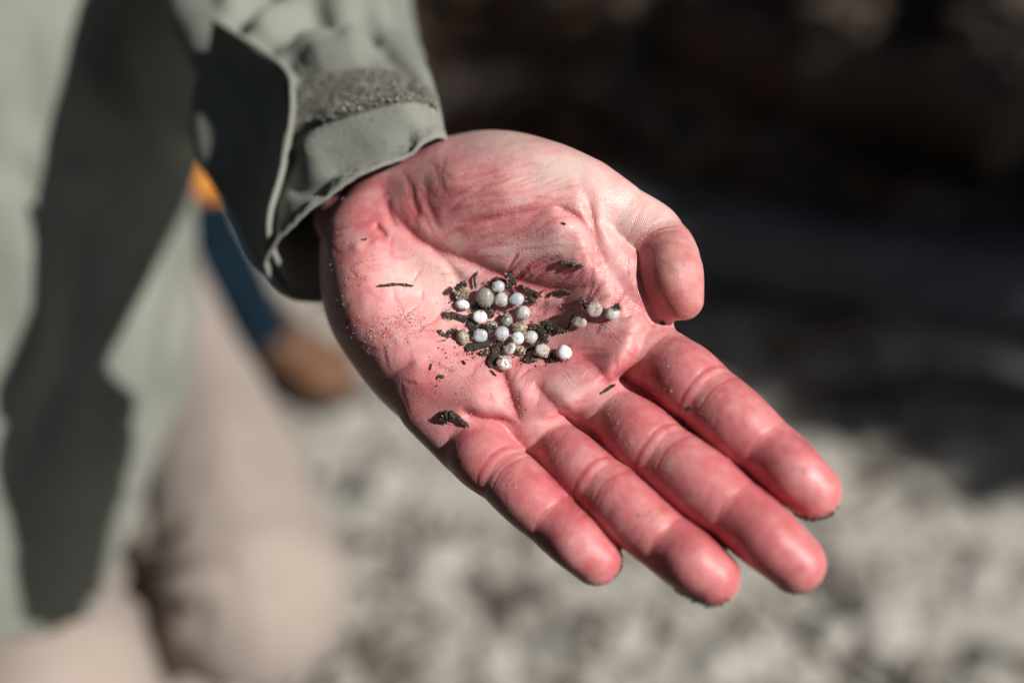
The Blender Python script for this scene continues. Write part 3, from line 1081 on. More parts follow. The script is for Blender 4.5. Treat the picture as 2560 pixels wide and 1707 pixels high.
def scatter(name, n, sampler, size, mats, shape, kind_label, cat, flat=0.6):
    """many small pieces joined in one object of kind stuff"""
    rg = np.random.default_rng(len(name) + n)
    V, F, M = [], [], []
    bv, bf = shape
    off = 0
    for i in range(n):
        p = sampler(rg)
        if p is None: continue
        s = size(rg)
        a = rg.uniform(0, 2 * math.pi, 3)
        R = np.array(Matrix.Rotation(a[0], 3, 'Z') @ Matrix.Rotation((a[1] - math.pi) * 0.25, 3, 'X'))
        v = (bv * (1 + rg.uniform(-0.22, 0.22, (len(bv), 1)))) * np.array(s)
        V.append(v @ R.T + p)
        F += [tuple(x + off for x in f) for f in bf]
        M += [rg.integers(0, len(mats))] * len(bf)
        off += len(bv)
    o = mesh_obj(name, np.concatenate(V), F, None, None, smooth=False)
    for m in mats: o.data.materials.append(m)
    o.data.polygons.foreach_set('material_index', M)
    tag(o, kind_label, cat, kind='stuff')
    return o


def sand_spot(rg):
    g = ground_at(rg.uniform(-200, 2760), rg.uniform(500, 1850))
    g[2] = ground_z(np.array([g[0]]), np.array([g[1]]))[0] + 0.004
    return g


M_PEB_L = noisy_mat('pebble_light', (0.40, 0.37, 0.32), (0.55, 0.5, 0.42), 30, 0.85)
M_PEB_D = noisy_mat('pebble_dark', (0.07, 0.065, 0.06), (0.17, 0.15, 0.13), 30, 0.85)
M_CHIPW = noisy_mat('beach_wood_chip', (0.07, 0.045, 0.03), (0.17, 0.12, 0.08), 30, 0.85)
scatter('pebbles', 1500, sand_spot, lambda r: np.array([1, 0.8, 0.45]) * r.gamma(2.0, 0.0034), [M_PEB_L, M_PEB_D], ICO1,
        'small light and dark pebbles strewn over the sand', 'pebbles')
scatter('wood_litter', 900, sand_spot, lambda r: np.array([r.uniform(0.01, 0.06), r.uniform(0.002, 0.006), 0.003]), [M_CHIPW, M_LOGDARK], ICO1,
        'bits of bark and twig strewn over the sand', 'wood litter')


def shade_spot(rg):
    g = ground_at(rg.uniform(900, 2800), rg.uniform(-100, 800))
    g[2] = 0.03 + rg.uniform(0, 0.06) + max(0, g[1] - 2.2) * 0.10
    return g


M_LEAFD = noisy_mat('dead_leaf', (0.14, 0.09, 0.055), (0.34, 0.23, 0.14), 20, 0.7)
M_LEAFG = noisy_mat('shade_weed_leaf', (0.03, 0.05, 0.018), (0.06, 0.09, 0.03), 20, 0.6)
scatter('leaf_litter', 2600, shade_spot, lambda r: np.array([r.uniform(0.015, 0.045), r.uniform(0.008, 0.02), 0.002]), [M_LEAFD, M_CHIPW, M_LOGDARK], ICO1,
        'dead leaves and twigs heaped on the dark soil among the logs', 'leaf litter')


def weed(px, py, n, h, label, seed):
    g = gpt(px, py)
    rg = np.random.default_rng(seed)
    root = empty('weed', tuple(g), label, 'plant', 'weeds among the logs')
    SV, SF, LV, LF = [], [], [], []
    for i in range(n):
        a = rg.uniform(0, 2 * math.pi)
        d = np.array([math.cos(a) * 0.5, math.sin(a) * 0.5, 1.0])
        hh = h * rg.uniform(0.5, 1.0)
        pts = [g + d * hh * t + np.array([math.cos(a), math.sin(a), 0]) * hh * 0.5 * t * t for t in np.linspace(0, 1, 6)]
        for k in range(5):
            b0 = len(SV)
            for p in (pts[k], pts[k + 1]):
                for j in range(3):
                    an = 2.1 * j
                    SV.append(p + 0.0025 * np.array([math.cos(an), math.sin(an), 0]))
            SF += [(b0 + j, b0 + (j + 1) % 3, b0 + 3 + (j + 1) % 3, b0 + 3 + j) for j in range(3)]
        for k in range(10):
            p = pts[rg.integers(1, 6)]
            la = rg.uniform(0, 2 * math.pi)
            ld = np.array([math.cos(la), math.sin(la), rg.uniform(-0.2, 0.6)])
            ls = np.cross(ld, [0, 0, 1])
            l = rg.uniform(0.02, 0.05)
            b0 = len(LV)
            LV += [p, p + ld * l * 0.5 + ls * l * 0.28, p + ld * l + np.array([0, 0, -0.008]), p + ld * l * 0.5 - ls * l * 0.28 + np.array([0, 0, 0.004])]
            LF.append((b0, b0 + 1, b0 + 2, b0 + 3))
    mesh_obj('stems', SV, SF, M_LEAFG, root)
    mesh_obj('leaves', LV, LF, M_LEAFG, root, smooth=False)


weed(2330, 470, 14, 0.16, 'low green weed growing behind the right end of the grey log', 61)
weed(2120, 520, 9, 0.12, 'small sparse green weed behind the middle of the grey log', 62)
weed(1480, 480, 8, 0.10, 'small dark weed between the rotten log and the grey log', 63)

# ------------------------------------------------------------------ trees beyond the right edge, whose crowns shade the logs
M_BARK = noisy_mat('tree_bark', (0.05, 0.035, 0.025), (0.14, 0.10, 0.07), 12, 0.9, 0.02, 30)
M_TLEAF = noisy_mat('tree_leaf', (0.04, 0.07, 0.02), (0.08, 0.12, 0.035), 6, 0.55)


def tree(base, crown_pts, label, seed, leaf=0.07):
    rg = np.random.default_rng(seed)
    root = empty('shade_tree', tuple(base), label, 'tree', 'trees shading the logs')
    base = np.array(base, float)
    cen = crown_pts.mean(0)
    TV, TF = [], []

    def limb(a, b, r0, r1, n=7, k=8):
        ax = (b - a) / np.linalg.norm(b - a)
        u = np.cross(ax, [0.3, 0.2, 1.0])
        u /= np.linalg.norm(u)
        v = np.cross(ax, u)
        b0 = len(TV)
        for i in range(n):
            t = i / (n - 1)
            c = a + (b - a) * t + (u * math.sin(3 * t + a[0]) + v * math.sin(4 * t + b[1])) * 0.04 * t
            r = r0 + (r1 - r0) * t
            for j in range(k):
                an = 2 * math.pi * j / k
                TV.append(c + r * (math.cos(an) * u + math.sin(an) * v))
        for i in range(n - 1):
            for j in range(k):
                TF.append((b0 + i * k + j, b0 + i * k + (j + 1) % k, b0 + (i + 1) * k + (j + 1) % k, b0 + (i + 1) * k + j))
    fork = base + (cen - base) * 0.55
    limb(base, fork, 0.09, 0.065)
    for i in range(9):
        limb(fork, crown_pts[rg.integers(len(crown_pts))], 0.04, 0.008)
    fix_normals(mesh_obj('trunk', TV, TF, M_BARK, root))
    LV, LF = [], []
    for p in crown_pts:
        for q in range(1):
            d = rg.normal(size=3)
            d /= np.linalg.norm(d)
            s = np.cross(d, rg.normal(size=3))
            s /= np.linalg.norm(s)
            l = leaf * rg.uniform(0.6, 1.3)
            b0 = len(LV)
            LV += [p - d * l * 0.5, p + s * l * 0.33, p + d * l * 0.5, p - s * l * 0.33]
            LF.append((b0, b0 + 1, b0 + 2, b0 + 3))
    mesh_obj('crown', LV, LF, M_TLEAF, root, smooth=False)


def crown_for(poly, n, t0, t1, rg, thin=-0.35):
    """points of a crown standing sunward of a patch of ground"""
    out = []
    c = np.array(poly).mean(0)
    while len(out) < n:
        a, b, d = rg.integers(0, len(poly), 3)
        w = rg.dirichlet([1, 1, 1])
        px, py = w[0] * np.array(poly[a]) + w[1] * np.array(poly[b]) + w[2] * np.array(poly[d])
        g = ground_at(px, py)
        t = rg.uniform(t0, t1)
        p = g + SUN * t + rg.normal(size=3) * 0.06
        lump = vnoise(p[None], 2.6, 77)[0]
        if lump < thin: continue
        out.append(p)
    return np.array(out)


rg = np.random.default_rng(5)
tp1 = crown_for([(980, -60), (1700, -80), (1750, 480), (1500, 560), (1120, 420)], 3800, 3.0, 4.6, rg)
tp2 = crown_for([(1650, -80), (3000, -80), (3100, 960), (2700, 900), (2350, 800), (1950, 660), (1500, 560)], 4600, 2.6, 4.2, rg, -0.2)
tp3 = crown_for([(1650, 680), (2600, 740), (3000, 800), (2900, 1120), (2350, 1060), (2000, 860)], 3400, 2.4, 3.4, rg, -0.12)
tree((tp1[:, 0].mean() + 0.3, tp1[:, 1].mean(), 0), tp1, 'leafy tree standing out of frame shading the back logs', 71)
tree((tp2[:, 0].mean() + 0.3, tp2[:, 1].mean(), 0), tp2, 'leafy tree standing out of frame shading the grey log', 72)
tree((tp3[:, 0].mean() + 0.2, tp3[:, 1].mean(), 0), tp3, 'young thin tree out of frame dappling the edge of the sand', 73)


# tall conifers out of view, added to dim the sky light around the scene
M_NEEDLE = noisy_mat('conifer_foliage', (0.02, 0.035, 0.015), (0.05, 0.075, 0.03), 3, 0.7)


def conifer(az, dist, h, rad, label, seed):
    rg = np.random.default_rng(seed)
    b = np.array([0.3 + dist * math.sin(az), 1.0 + dist * math.cos(az), 0.0])
    root = empty('sky_block_conifer', tuple(b), label, 'tree', 'added conifers blocking the sky')
    n = 10
    R = []
    for i in range(n):
        t = i / (n - 1)
        r = 0.16 * (1 - 0.92 * t)
        c = b + np.array([0.05 * math.sin(3 * t + az), 0.05 * math.cos(4 * t), h * t])
        R.append([c + r * np.array([math.cos(a), math.sin(a), 0]) for a in np.linspace(0, 2 * math.pi, 10, endpoint=False)])
    V = np.array(R).reshape(-1, 3)
    F = [(i * 10 + j, i * 10 + (j + 1) % 10, (i + 1) * 10 + (j + 1) % 10, (i + 1) * 10 + j) for i in range(n - 1) for j in range(10)]
    mesh_obj('trunk', V, F, M_BARK, root)
    m = 2600
    t = rg.uniform(0.03, 1, m) ** 1.25
    a = rg.uniform(0, 2 * math.pi, m)
    rr = rad * (1.05 - t) * np.sqrt(rg.uniform(0.02, 1, m)) * (0.8 + 0.2 * np.sin(t * 40))
    p = b + np.stack([rr * np.cos(a), rr * np.sin(a), h * t - 0.25 * rr], axis=1)
    d = np.stack([np.cos(a), np.sin(a), rg.normal(-0.3, 0.3, m)], axis=1)
    s = np.cross(d, rg.normal(size=(m, 3)))
    s /= np.linalg.norm(s, axis=1)[:, None]
    l = rg.uniform(0.25, 0.5, m)[:, None]
    LV = np.stack([p - d * l * 0.5, p + s * l * 0.35, p + d * l * 0.5, p - s * l * 0.35], axis=1).reshape(-1, 3)
    mesh_obj('crown', LV, np.arange(4 * m).reshape(m, 4), M_NEEDLE, root, smooth=False)


cl = ['ahead', 'ahead to the right', 'to the right', 'far to the right', 'behind', 'behind to the left', 'to the left', 'far to the left', 'ahead to the left', 'nearest behind']
names_ = []
kk = 0
for i in range(13):
    az = i * 2 * math.pi / 13 + 0.12
    da = (az - sun_az + math.pi) % (2 * math.pi) - math.pi
    if abs(da) < 0.45: continue
    conifer(az, 5.6 + 0.7 * math.sin(i * 2.1), 11.0 + 1.5 * math.sin(i * 1.3), 2.3,
            'tall dark conifer added out of frame to block sky light', 200 + i)


# a broad unseen crown, added overhead to block more of the sky
def sky_block_tree(base, cx, cy, z0, rad, label, seed):
    rg = np.random.default_rng(seed)
    m = 5200
    a = rg.uniform(0, 2 * math.pi, m)
    r = rad * np.sqrt(rg.uniform(0, 1, m))
    z = z0 + (0.15 + 0.85 * rg.uniform(0, 1, m)) * 1.8 * np.sqrt(np.maximum(0.02, 1 - (r / rad) ** 2))
    p = np.stack([cx + r * np.cos(a), cy + r * np.sin(a), z], axis=1)
    p = p[vnoise(p, 1.1, seed) > -0.45]
    tree(base, p, label, seed, leaf=0.30)


sky_block_tree((-3.2, -1.8, 0), -0.9, 1.6, 5.2, 3.6, 'broad tree added out of frame, boughs overhead blocking the sky', 91)

# ================================================================== clothing of the crouching person
def cloth_mat(name, c1, c2, weave=1500.0, wb=0.0004, rough=0.9, stain=None):
    m, nt, b = nodes_of(name)
    n1 = noise_n(nt, 14, 4, 0.6)
    col = ramp(nt, n1, [(0.3, c1), (0.7, c2)])
    if stain:
        col = mixc(nt, ramp(nt, noise_n(nt, 45, 4, 0.7), [(0.56, 0.0), (0.75, 0.55)]), col, stain)
    nt.links.new(col, b.inputs['Base Color'])
    b.inputs['Roughness'].default_value = rough
    b.inputs['Sheen Weight'].default_value = 0.15
    tc = nt.nodes.new('ShaderNodeTexCoord')
    wv = nd(nt, 'ShaderNodeTexVoronoi', Scale=weave)
    nt.links.new(tc.outputs['Object'], wv.inputs['Vector'])
    nb = bump_n(nt, wv.outputs['Distance'], wb, 0.4)
    nb = bump_n(nt, noise_n(nt, 90, 4, 0.6), 0.0015, 0.5, nb)
    nt.links.new(nb, b.inputs['Normal'])
    return m


M_JKT = cloth_mat('grey_green_cloth', (0.205, 0.215, 0.18), (0.265, 0.272, 0.235), stain=(0.165, 0.15, 0.11))
M_TRS = cloth_mat('beige_trouser_cloth', (0.33, 0.27, 0.23), (0.39, 0.325, 0.28), 1200)
M_THREAD = noisy_mat('seam_thread', (0.30, 0.31, 0.26), (0.4, 0.4, 0.34), 300, 0.9)


def velcro_mat():
    m, nt, b = nodes_of('fuzzy_fastener')
    n1 = noise_n(nt, 500, 4, 0.8)
    n2 = noise_n(nt, 120, 4, 0.6)
    col = ramp(nt, n1, [(0.3, (0.11, 0.115, 0.09)), (0.55, (0.22, 0.22, 0.18)), (0.75, (0.38, 0.38, 0.33))])
    col = mixc(nt, ramp(nt, n2, [(0.45, 0.0), (0.7, 0.6)]), col, (0.15, 0.13, 0.09))
    nt.links.new(col, b.inputs['Base Color'])
    b.inputs['Roughness'].default_value = 0.8
    nt.links.new(bump_n(nt, n1, 0.004, 1.0), b.inputs['Normal'])
    return m


def loft(rings, nu, closed=True):
    """rings: (n,k,3) -> verts, faces"""
    rings = np.asarray(rings)
    n, k = rings.shape[:2]
    F = []
    kk = k if closed else k - 1
    for i in range(n - 1):
        for j in range(kk):
            F.append((i * k + j, i * k + (j + 1) % k, (i + 1) * k + (j + 1) % k, (i + 1) * k + j))
    return rings.reshape(-1, 3), F


def vertex_normals(V, F):
    V = np.asarray(V)
    F = np.asarray(F)
    fn = np.cross(V[F[:, 2]] - V[F[:, 0]], V[F[:, 3]] - V[F[:, 1]])
    N = np.zeros_like(V)
    for c in range(4):
        np.add.at(N, F[:, c], fn)
    return N / (np.linalg.norm(N, axis=1)[:, None] + 1e-12)


def fold_cloth(V, F, folds, near=None):
    """push cloth out (+) or in (-) along its normal near polylines given in photo pixels; amp mm, width px"""
    N = vertex_normals(V, F)
    view = CAMP - V
    flip = (N * (V - V.mean(0))).sum(1).mean() < 0
    if flip: N = -N
    u, v, D = project(V)
    P = np.stack([u, v], axis=1)
    face = np.clip((N * view).sum(1) / np.linalg.norm(view, axis=1) * 4 + 0.6, 0, 1)
    out = np.zeros(len(V))
    for pl, amp, w in folds:
        d, t = poly_dist(P, catmull(pl, 5))
        tp = np.clip(np.minimum(t, 1 - t) * 6 + 0.15, 0, 1)
        out += amp / 1000.0 * np.exp(-(d / w) ** 2) * tp
    return V + N * (out * face)[:, None], N


# sleeve: rings (centre px, py, D ; half axis px dx, dy, dz mm ; depth half axis mm)
SR = [((881, 520), 0.366, (233, -137), 6, (7, 10, 21)), ((884, 425), 0.384, (214, -150), 4, (4, 9, 25)), ((868, 330), 0.408, (208, -142), 2, (0, 10, 25)), ((805, 195), 0.442, (238, -105), -10, (0, 13, 24)),
      ((742, 40), 0.486, (275, -62), -20, (0, 16, 24)), ((700, -150), 0.55, (285, -32), -24, (0, 20, 28)), ((630, -430), 0.66, (250, -10), -10, (0, 25, 45)), ((420, -800), 0.80, (230, 40), -10, (0, 30, 50))]
cen = catmull(np.array([cs(c[0], c[1], D) for c, D, a, az, b in SR]), 12)
aax = catmull(np.array([[a[0] * D / FPX, -a[1] * D / FPX, az / 1000] for c, D, a, az, b in SR]), 12)
BK = [(4.5, -27, -18), (0, -22, -24), (0, -14, -26), (0, -13, -28), (0, -16, -30), (0, -20, -34), (0, -25, -45), (0, -30, -50)]
bkx = catmull(np.array(BK) / 1000.0, 12)
bbx = catmull(np.array([b for c, D, a, az, b in SR]) / 1000.0, 12)
KS = 96
rings = []
for i in range(len(cen)):
    th = np.linspace(0, 2 * math.pi, KS, endpoint=False)
    # slightly squarish section
    c_, s_ = np.cos(th), np.sin(th)
    rings.append(cen[i] + aax[i] * c_[:, None] + np.where(s_[:, None] >= 0, bbx[i] * s_[:, None], bkx[i] * -s_[:, None]))
rings = np.array(rings)
SVt, SFt = loft(c2w(rings.reshape(-1, 3)).reshape(rings.shape), KS)
S_FOLDS = [
    ([(770, 430), (785, 390), (815, 355), (872, 320), (977, 290), (1070, 286)], 3.6, 30),
    ([(800, 450), (830, 415), (890, 385), (977, 360), (1055, 332)], -2.6, 20),
    ([(720, 470), (760, 470), (820, 460)], -1.6, 24),
    ([(735, 225), (760, 192), (790, 178), (842, 168), (902, 150), (955, 128)], -3.6, 17),
    ([(770, 150), (840, 135), (910, 118)], 3.6, 28),
    ([(650, 140), (670, 95), (712, 66), (770, 52), (835, 50)], -5.0, 28),
    ([(725, 116), (790, 100), (845, 96), (945, 108)], 3.0, 17),
    ([(890, 20), (945, 100), (1000, 160), (1050, 205)], -3.0, 20),
    ([(575, 80), (610, 40), (645, 0), (700, -60)], -5.0, 18),
    ([(640, 90), (690, 40), (760, 0)], 4.0, 34),
    ([(800, 20), (900, 5), (990, 20)], 4.0, 40),
    ([(715, 140), (735, 180), (728, 225)], -3.0, 16),
]
S_FOLDS = [(p, am * 1.7, w) for p, am, w in S_FOLDS] + [([(640, -20), (760, 20), (880, 60), (1000, 70)], -4, 22), ([(820, 110), (880, 80), (960, 60)], -4, 16), ([(560, 20), (600, -40)], 5, 30), ([(860, 430), (950, 395), (1040, 350)], -1.8, 9), ([(1000, 200), (1060, 260)], -3, 16)]
SVf, SN = fold_cloth(SVt, SFt, S_FOLDS)
un, vn, Dn = project(SVf)
SVf = SVf + SN * (0.0009 * vnoise(SVf, 45, 91) + 0.0004 * vnoise(SVf, 120, 92))[:, None]
# puckers along the hem
ringi = np.repeat(np.arange(len(cen)), KS)
ang = np.tile(np.arange(KS), len(cen))
hem = np.exp(-((ringi - 2.0) / 1.6) ** 2)
SVf = SVf + SN * (hem * 0.0007 * np.sin(ang * 2.4 + 2 * np.sin(ang * 0.7)))[:, None]
SVf = SVf + SN * (np.exp(-((ringi - 3.4) / 0.5) ** 2) * -0.0006)[:, None]
jacket_loc = W(300, 300, 0.62)
jacket = mesh_obj('jacket_sleeve', SVf, SFt, M_JKT, person)
fix_normals(jacket)
sol = jacket.modifiers.new('cloth', 'SOLIDIFY')
sol.thickness = 0.0014
sol.offset = -1
SL_BVH = BVHTree.FromPolygons([tuple(v) for v in SVf], [tuple(map(int, f)) for f in SFt])


def on_sleeve(px, py):
    d = CM @ cs(px, py, 1.0)
    d /= np.linalg.norm(d)
    hit, n, i, dist = SL_BVH.ray_cast(Vector(CAMP), Vector(d))
    if hit is None: return None, None
    if n.dot(Vector(d)) > 0: n = -n
    return np.array(hit), np.array(n)


# fastener patch on the cuff
up_c = catmull([(730, 222), (775, 196), (828, 181), (917, 177), (1000, 186), (1050, 215), (1085, 245)], 8)
lo_c = catmull([(732, 360), (775, 328), (857, 300), (947, 272), (1020, 258), (1062, 262), (1092, 280)], 8)
PV, PF = [], []
nr, ncol = 14, len(up_c)
okp = True
last = None
for i in range(nr):
    for j in range(ncol):
        p = up_c[j] + (lo_c[j] - up_c[j]) * i / (nr - 1)
        h, n = on_sleeve(*p)
        if h is None:
            h, n = last
        last = (h, n)
        edge_w = min(i, nr - 1 - i, j, ncol - 1 - j)
        PV.append(h + n * (0.0002 if edge_w == 0 else 0.0017))
for i in range(nr - 1):
    for j in range(ncol - 1):
        a = i * ncol + j
        PF.append((a, a + 1, a + ncol + 1, a + ncol))
patch = mesh_obj('fastener_patch', PV, PF, velcro_mat(), jacket)
patch['label'] = 'fuzzy grey fastener strip full of sand on the cuff'
# fuzz loops on the patch
rgf = np.random.default_rng(12)
FV, FF = [], []
for i in range(2600):
    t, q = rgf.uniform(0.04, 0.96), rgf.uniform(0.05, 0.95)
    j = t * (ncol - 1)
    j0 = int(j)
    p = (up_c[j0] * (1 - (j - j0)) + up_c[j0 + 1] * (j - j0)) * (1 - q) + (lo_c[j0] * (1 - (j - j0)) + lo_c[j0 + 1] * (j - j0)) * q
    h, n = on_sleeve(*p)
    if h is None: continue
    d = rgf.normal(size=3)
    d -= n * (d @ n)
    d /= np.linalg.norm(d)
    w = np.cross(n, d) * 0.00016
    a = h + n * 0.0014
    b = a + n * rgf.uniform(0.0005, 0.0013) + d * 0.0005
    c = a + d * 0.0011
    k = len(FV)
    FV += [a - w, a + w, b + w, b - w, c + w, c - w]
    FF += [(k, k + 1, k + 2, k + 3), (k + 3, k + 2, k + 4, k + 5)]
M_FUZZ = noisy_mat('fastener_loops', (0.16, 0.16, 0.13), (0.34, 0.34, 0.29), 400, 0.7)
fz = mesh_obj('loops', FV, FF, M_FUZZ, patch, smooth=False)
fz['kind'] = 'stuff'

# cuff flap standing open, seen from its shaded side
Re = catmull([cs(533, 52, 0.420), cs(625, 112, 0.404), cs(714, 178, 0.388), cs(729, 240, 0.382), cs(724, 320, 0.377), cs(700, 440, 0.370), cs(672, 540, 0.366), cs(678, 620, 0.370), cs(735, 730, 0.384)], 8)
Le = catmull([cs(532, 56, 0.421), cs(519, 140, 0.430), cs(488, 230, 0.440), cs(482, 330, 0.440), cs(508, 415, 0.434), cs(566, 510, 0.423), cs(615, 605, 0.41), cs(665, 680, 0.398), cs(732, 733, 0.385)], 8)
FLV, FLF = [], []
nc = 16
for i in range(len(Re)):
    for j in range(nc):
        t = j / (nc - 1)
        p = Re[i] * (1 - t) + Le[i] * t
        bow = 0.006 * math.sin(math.pi * t) * math.sin(math.pi * i / (len(Re) - 1))
        p = p + np.array([0.4, 0, -0.9]) * bow
        FLV.append(p)
FLV = c2w(FLV)
for i in range(len(Re) - 1):
    for j in range(nc - 1):
        a = i * nc + j
        FLF.append((a, a + 1, a + nc + 1, a + nc))
FLV = FLV + 0.0012 * np.stack([vnoise(FLV, 40, 95), vnoise(FLV, 40, 96), vnoise(FLV, 40, 97)], axis=1)
flap = mesh_obj('cuff_flap', FLV, FLF, M_JKT, jacket)
flap['label'] = 'open cuff tab standing out from the wrist in shade'
sl2 = flap.modifiers.new('cloth', 'SOLIDIFY')
sl2.thickness = 0.0022
sl2.offset = 0


def ribbon(name, pts, w, mat, parent):
    """thin round cord along world points"""
    pts = np.array(pts)
    R = []
    for i in range(len(pts)):
        t = pts[min(i + 1, len(pts) - 1)] - pts[max(i - 1, 0)]
        t /= np.linalg.norm(t) + 1e-12
        u = np.cross(t, [0.31, 0.2, 0.9])
        u /= np.linalg.norm(u)
        v = np.cross(t, u)
        R.append([pts[i] + w * (math.cos(a) * u + math.sin(a) * v) for a in np.linspace(0, 2 * math.pi, 6, endpoint=False)])
    V, F = loft(R, 6)
    return mesh_obj(name, V, F, mat, parent)


ribbon('edge_binding', c2w(np.array([Re[i] + np.array([0.0004, 0, 0.0006]) for i in range(len(Re) - 2)])), 0.0013, M_JKT, flap)
# hem seam with stitches
hem_pts = [SVf[3 * KS + j] + SN[3 * KS + j] * 0.0002 for j in range(KS)]
stV, stF = [], []
for j in range(0, KS * 2):
    a = j / 2
    j0 = int(a) % KS
    j1 = (j0 + 1) % KS
    f = a - int(a)
    p = SVf[3 * KS + j0] * (1 - f) + SVf[3 * KS + j1] * f
    q = SVf[3 * KS + j0] * (1 - f - 0.3) + SVf[3 * KS + j1] * (f + 0.3)
    n = SN[3 * KS + j0]
    d = (q - p)
    w = np.cross(d, n)
    w = w / (np.linalg.norm(w) + 1e-12) * 0.00028
    k = len(stV)
    stV += [p - w + n * 0.0003, p + w + n * 0.0003, q + w + n * 0.0003, q - w + n * 0.0003]
    stF.append((k, k + 1, k + 2, k + 3))
st = mesh_obj('hem_stitches', stV, stF, M_THREAD, jacket, smooth=False)
st['kind'] = 'stuff'

# body of the jacket: rings (centre px, py, D, half width px, half depth m)
TR = [((-40, -1010), 0.86, 120, 0.05), ((-30, -960), 0.85, 250, 0.075), ((30, -830), 0.81, 380, 0.10), ((60, -700), 0.78, 430, 0.11), ((70, -350), 0.74, 440, 0.11), ((50, 0), 0.69, 470, 0.11), ((35, 260), 0.68, 470, 0.11), ((10, 450), 0.682, 448, 0.108), ((0, 640), 0.685, 462, 0.105), ((-10, 900), 0.69, 480, 0.10), ((-50, 1130), 0.70, 445, 0.10),
      ((-110, 1300), 0.71, 420, 0.10), ((-150, 1430), 0.72, 400, 0.10), ((-170, 1540), 0.73, 380, 0.10)]
tc_ = catmull(np.array([cs(c[0], c[1], D) for c, D, a, b in TR]), 10)
ta_ = catmull(np.array([[a * D / FPX, 0, 0] for c, D, a, b in TR]), 10)[:, 0]
tb_ = catmull(np.array([[b, 0, 0] for c, D, a, b in TR]), 10)[:, 0]
KT = 110
tr_ = []
for i in range(len(tc_)):
    th = np.linspace(0, 2 * math.pi, KT, endpoint=False)
    tr_.append(tc_[i] + np.stack([np.cos(th) * ta_[i], 0.05 * np.sin(th) * tb_[i], np.sin(th) * tb_[i]], axis=1))
tr_ = np.array(tr_)
TVt, TFt = loft(c2w(tr_.reshape(-1, 3)).reshape(tr_.shape), KT)
T_FOLDS = [([(60, 60), (70, 250), (50, 500)], -7, 30), ([(20, 550), (100, 800), (60, 1000)], 6, 60), ([(250, 80), (330, 250), (470, 370)], 12, 40), ([(190, 60), (250, 240), (380, 400)], -9, 30),
           ([(380, 640), (360, 800), (330, 1000), (300, 1200)], 8, 40), ([(440, 650), (430, 850), (400, 1100)], -7, 22), ([(0, 300), (120, 420), (240, 470)], 5, 40), ([(200, 600), (160, 900), (40, 1200)], -6, 40)]
TVf, TN = fold_cloth(TVt, TFt, T_FOLDS)
TVf = TVf + TN * (0.006 * vnoise(TVf, 9, 101) + 0.0025 * vnoise(TVf, 30, 102))[:, None]
body = mesh_obj('jacket_body', TVf, TFt, M_JKT, person)
fix_normals(body)
s3 = body.modifiers.new('cloth', 'SOLIDIFY')
s3.thickness = 0.003
s3.offset = -1


def tube(ringspec, k, n, sub=10):
    """rings (world centre, radius) swept along their path"""
    c = catmull(np.array([r[0] for r in ringspec]), sub)
    rr = catmull(np.array([[r[1], 0, 0] for r in ringspec]), sub)[:, 0]
    out = []
    ref = np.array([0.2, 1.0, 0.1])
    for i in range(len(c)):
        t = c[min(i + 1, len(c) - 1)] - c[max(i - 1, 0)]
        t /= np.linalg.norm(t)
        u = ref - t * (ref @ t)
        u /= np.linalg.norm(u)
        ref = u
        v = np.cross(t, u)
        th = np.linspace(0, 2 * math.pi, k, endpoint=False)
        out.append(c[i] + rr[i] * (np.cos(th)[:, None] * u + np.sin(th)[:, None] * v))
    return np.array(out)


knee = W(650, 1500, 0.84)
foot = np.array([knee[0] - 0.26, knee[1] + 0.30, 0.0])
thigh = [(W(370, 640, 1.12), 0.05), (W(425, 800, 1.05), 0.054), (W(497, 1000, 0.98), 0.062), (W(560, 1200, 0.91), 0.070), (W(612, 1390, 0.86), 0.075), (knee, 0.070),
         (knee + np.array([-0.055, 0.04, -0.07]), 0.064), (knee * 0.6 + foot * 0.4, 0.060), (foot + np.array([0, 0, 0.10]), 0.055)]
rg_ = tube(thigh, 72, 0, 12)
LVt, LFt = loft(rg_, 72)
L_FOLDS = [([(360, 1440), (480, 1390), (620, 1400), (760, 1430)], -11, 22), ([(380, 1470), (520, 1455), (700, 1480)], 8, 22), ([(360, 1500), (480, 1520), (640, 1550)], -12, 20),
           ([(330, 1420), (400, 1340), (470, 1290)], -6, 22), ([(520, 900), (560, 1100), (600, 1250)], 3, 60), ([(420, 1560), (560, 1600), (700, 1600)], 7, 24), ([(430, 1330), (560, 1340), (700, 1370)], 5, 30)]
LVf, LN = fold_cloth(LVt, LFt, L_FOLDS)
LVf = LVf + LN * (0.004 * vnoise(LVf, 14, 111) + 0.0015 * vnoise(LVf, 45, 112))[:, None]
trousers = mesh_obj('trouser_leg', LVf, LFt, M_TRS, person)
fix_normals(trousers)
knee2 = W(150, 1720, 0.80)
foot2 = np.array([knee2[0] - 0.05, knee2[1] + 0.25, 0.0])
leg2 = [(W(60, 1150, 1.05), 0.08), (W(90, 1380, 0.95), 0.08), (W(130, 1560, 0.86), 0.076), (knee2, 0.072), (knee2 + np.array([-0.01, 0.03, -0.10]), 0.066), (knee2 * 0.5 + foot2 * 0.5, 0.06), (foot2 + np.array([0, 0, 0.10]), 0.055)]
rg2 = tube(leg2, 56, 0, 10)
V2, F2_ = loft(rg2, 56)
N2 = vertex_normals(V2, F2_)
V2 = V2 + N2 * (0.005 * vnoise(V2, 14, 113) + 0.002 * vnoise(V2, 40, 114))[:, None]
fix_normals(mesh_obj('trouser_leg', V2, F2_, M_TRS, person))


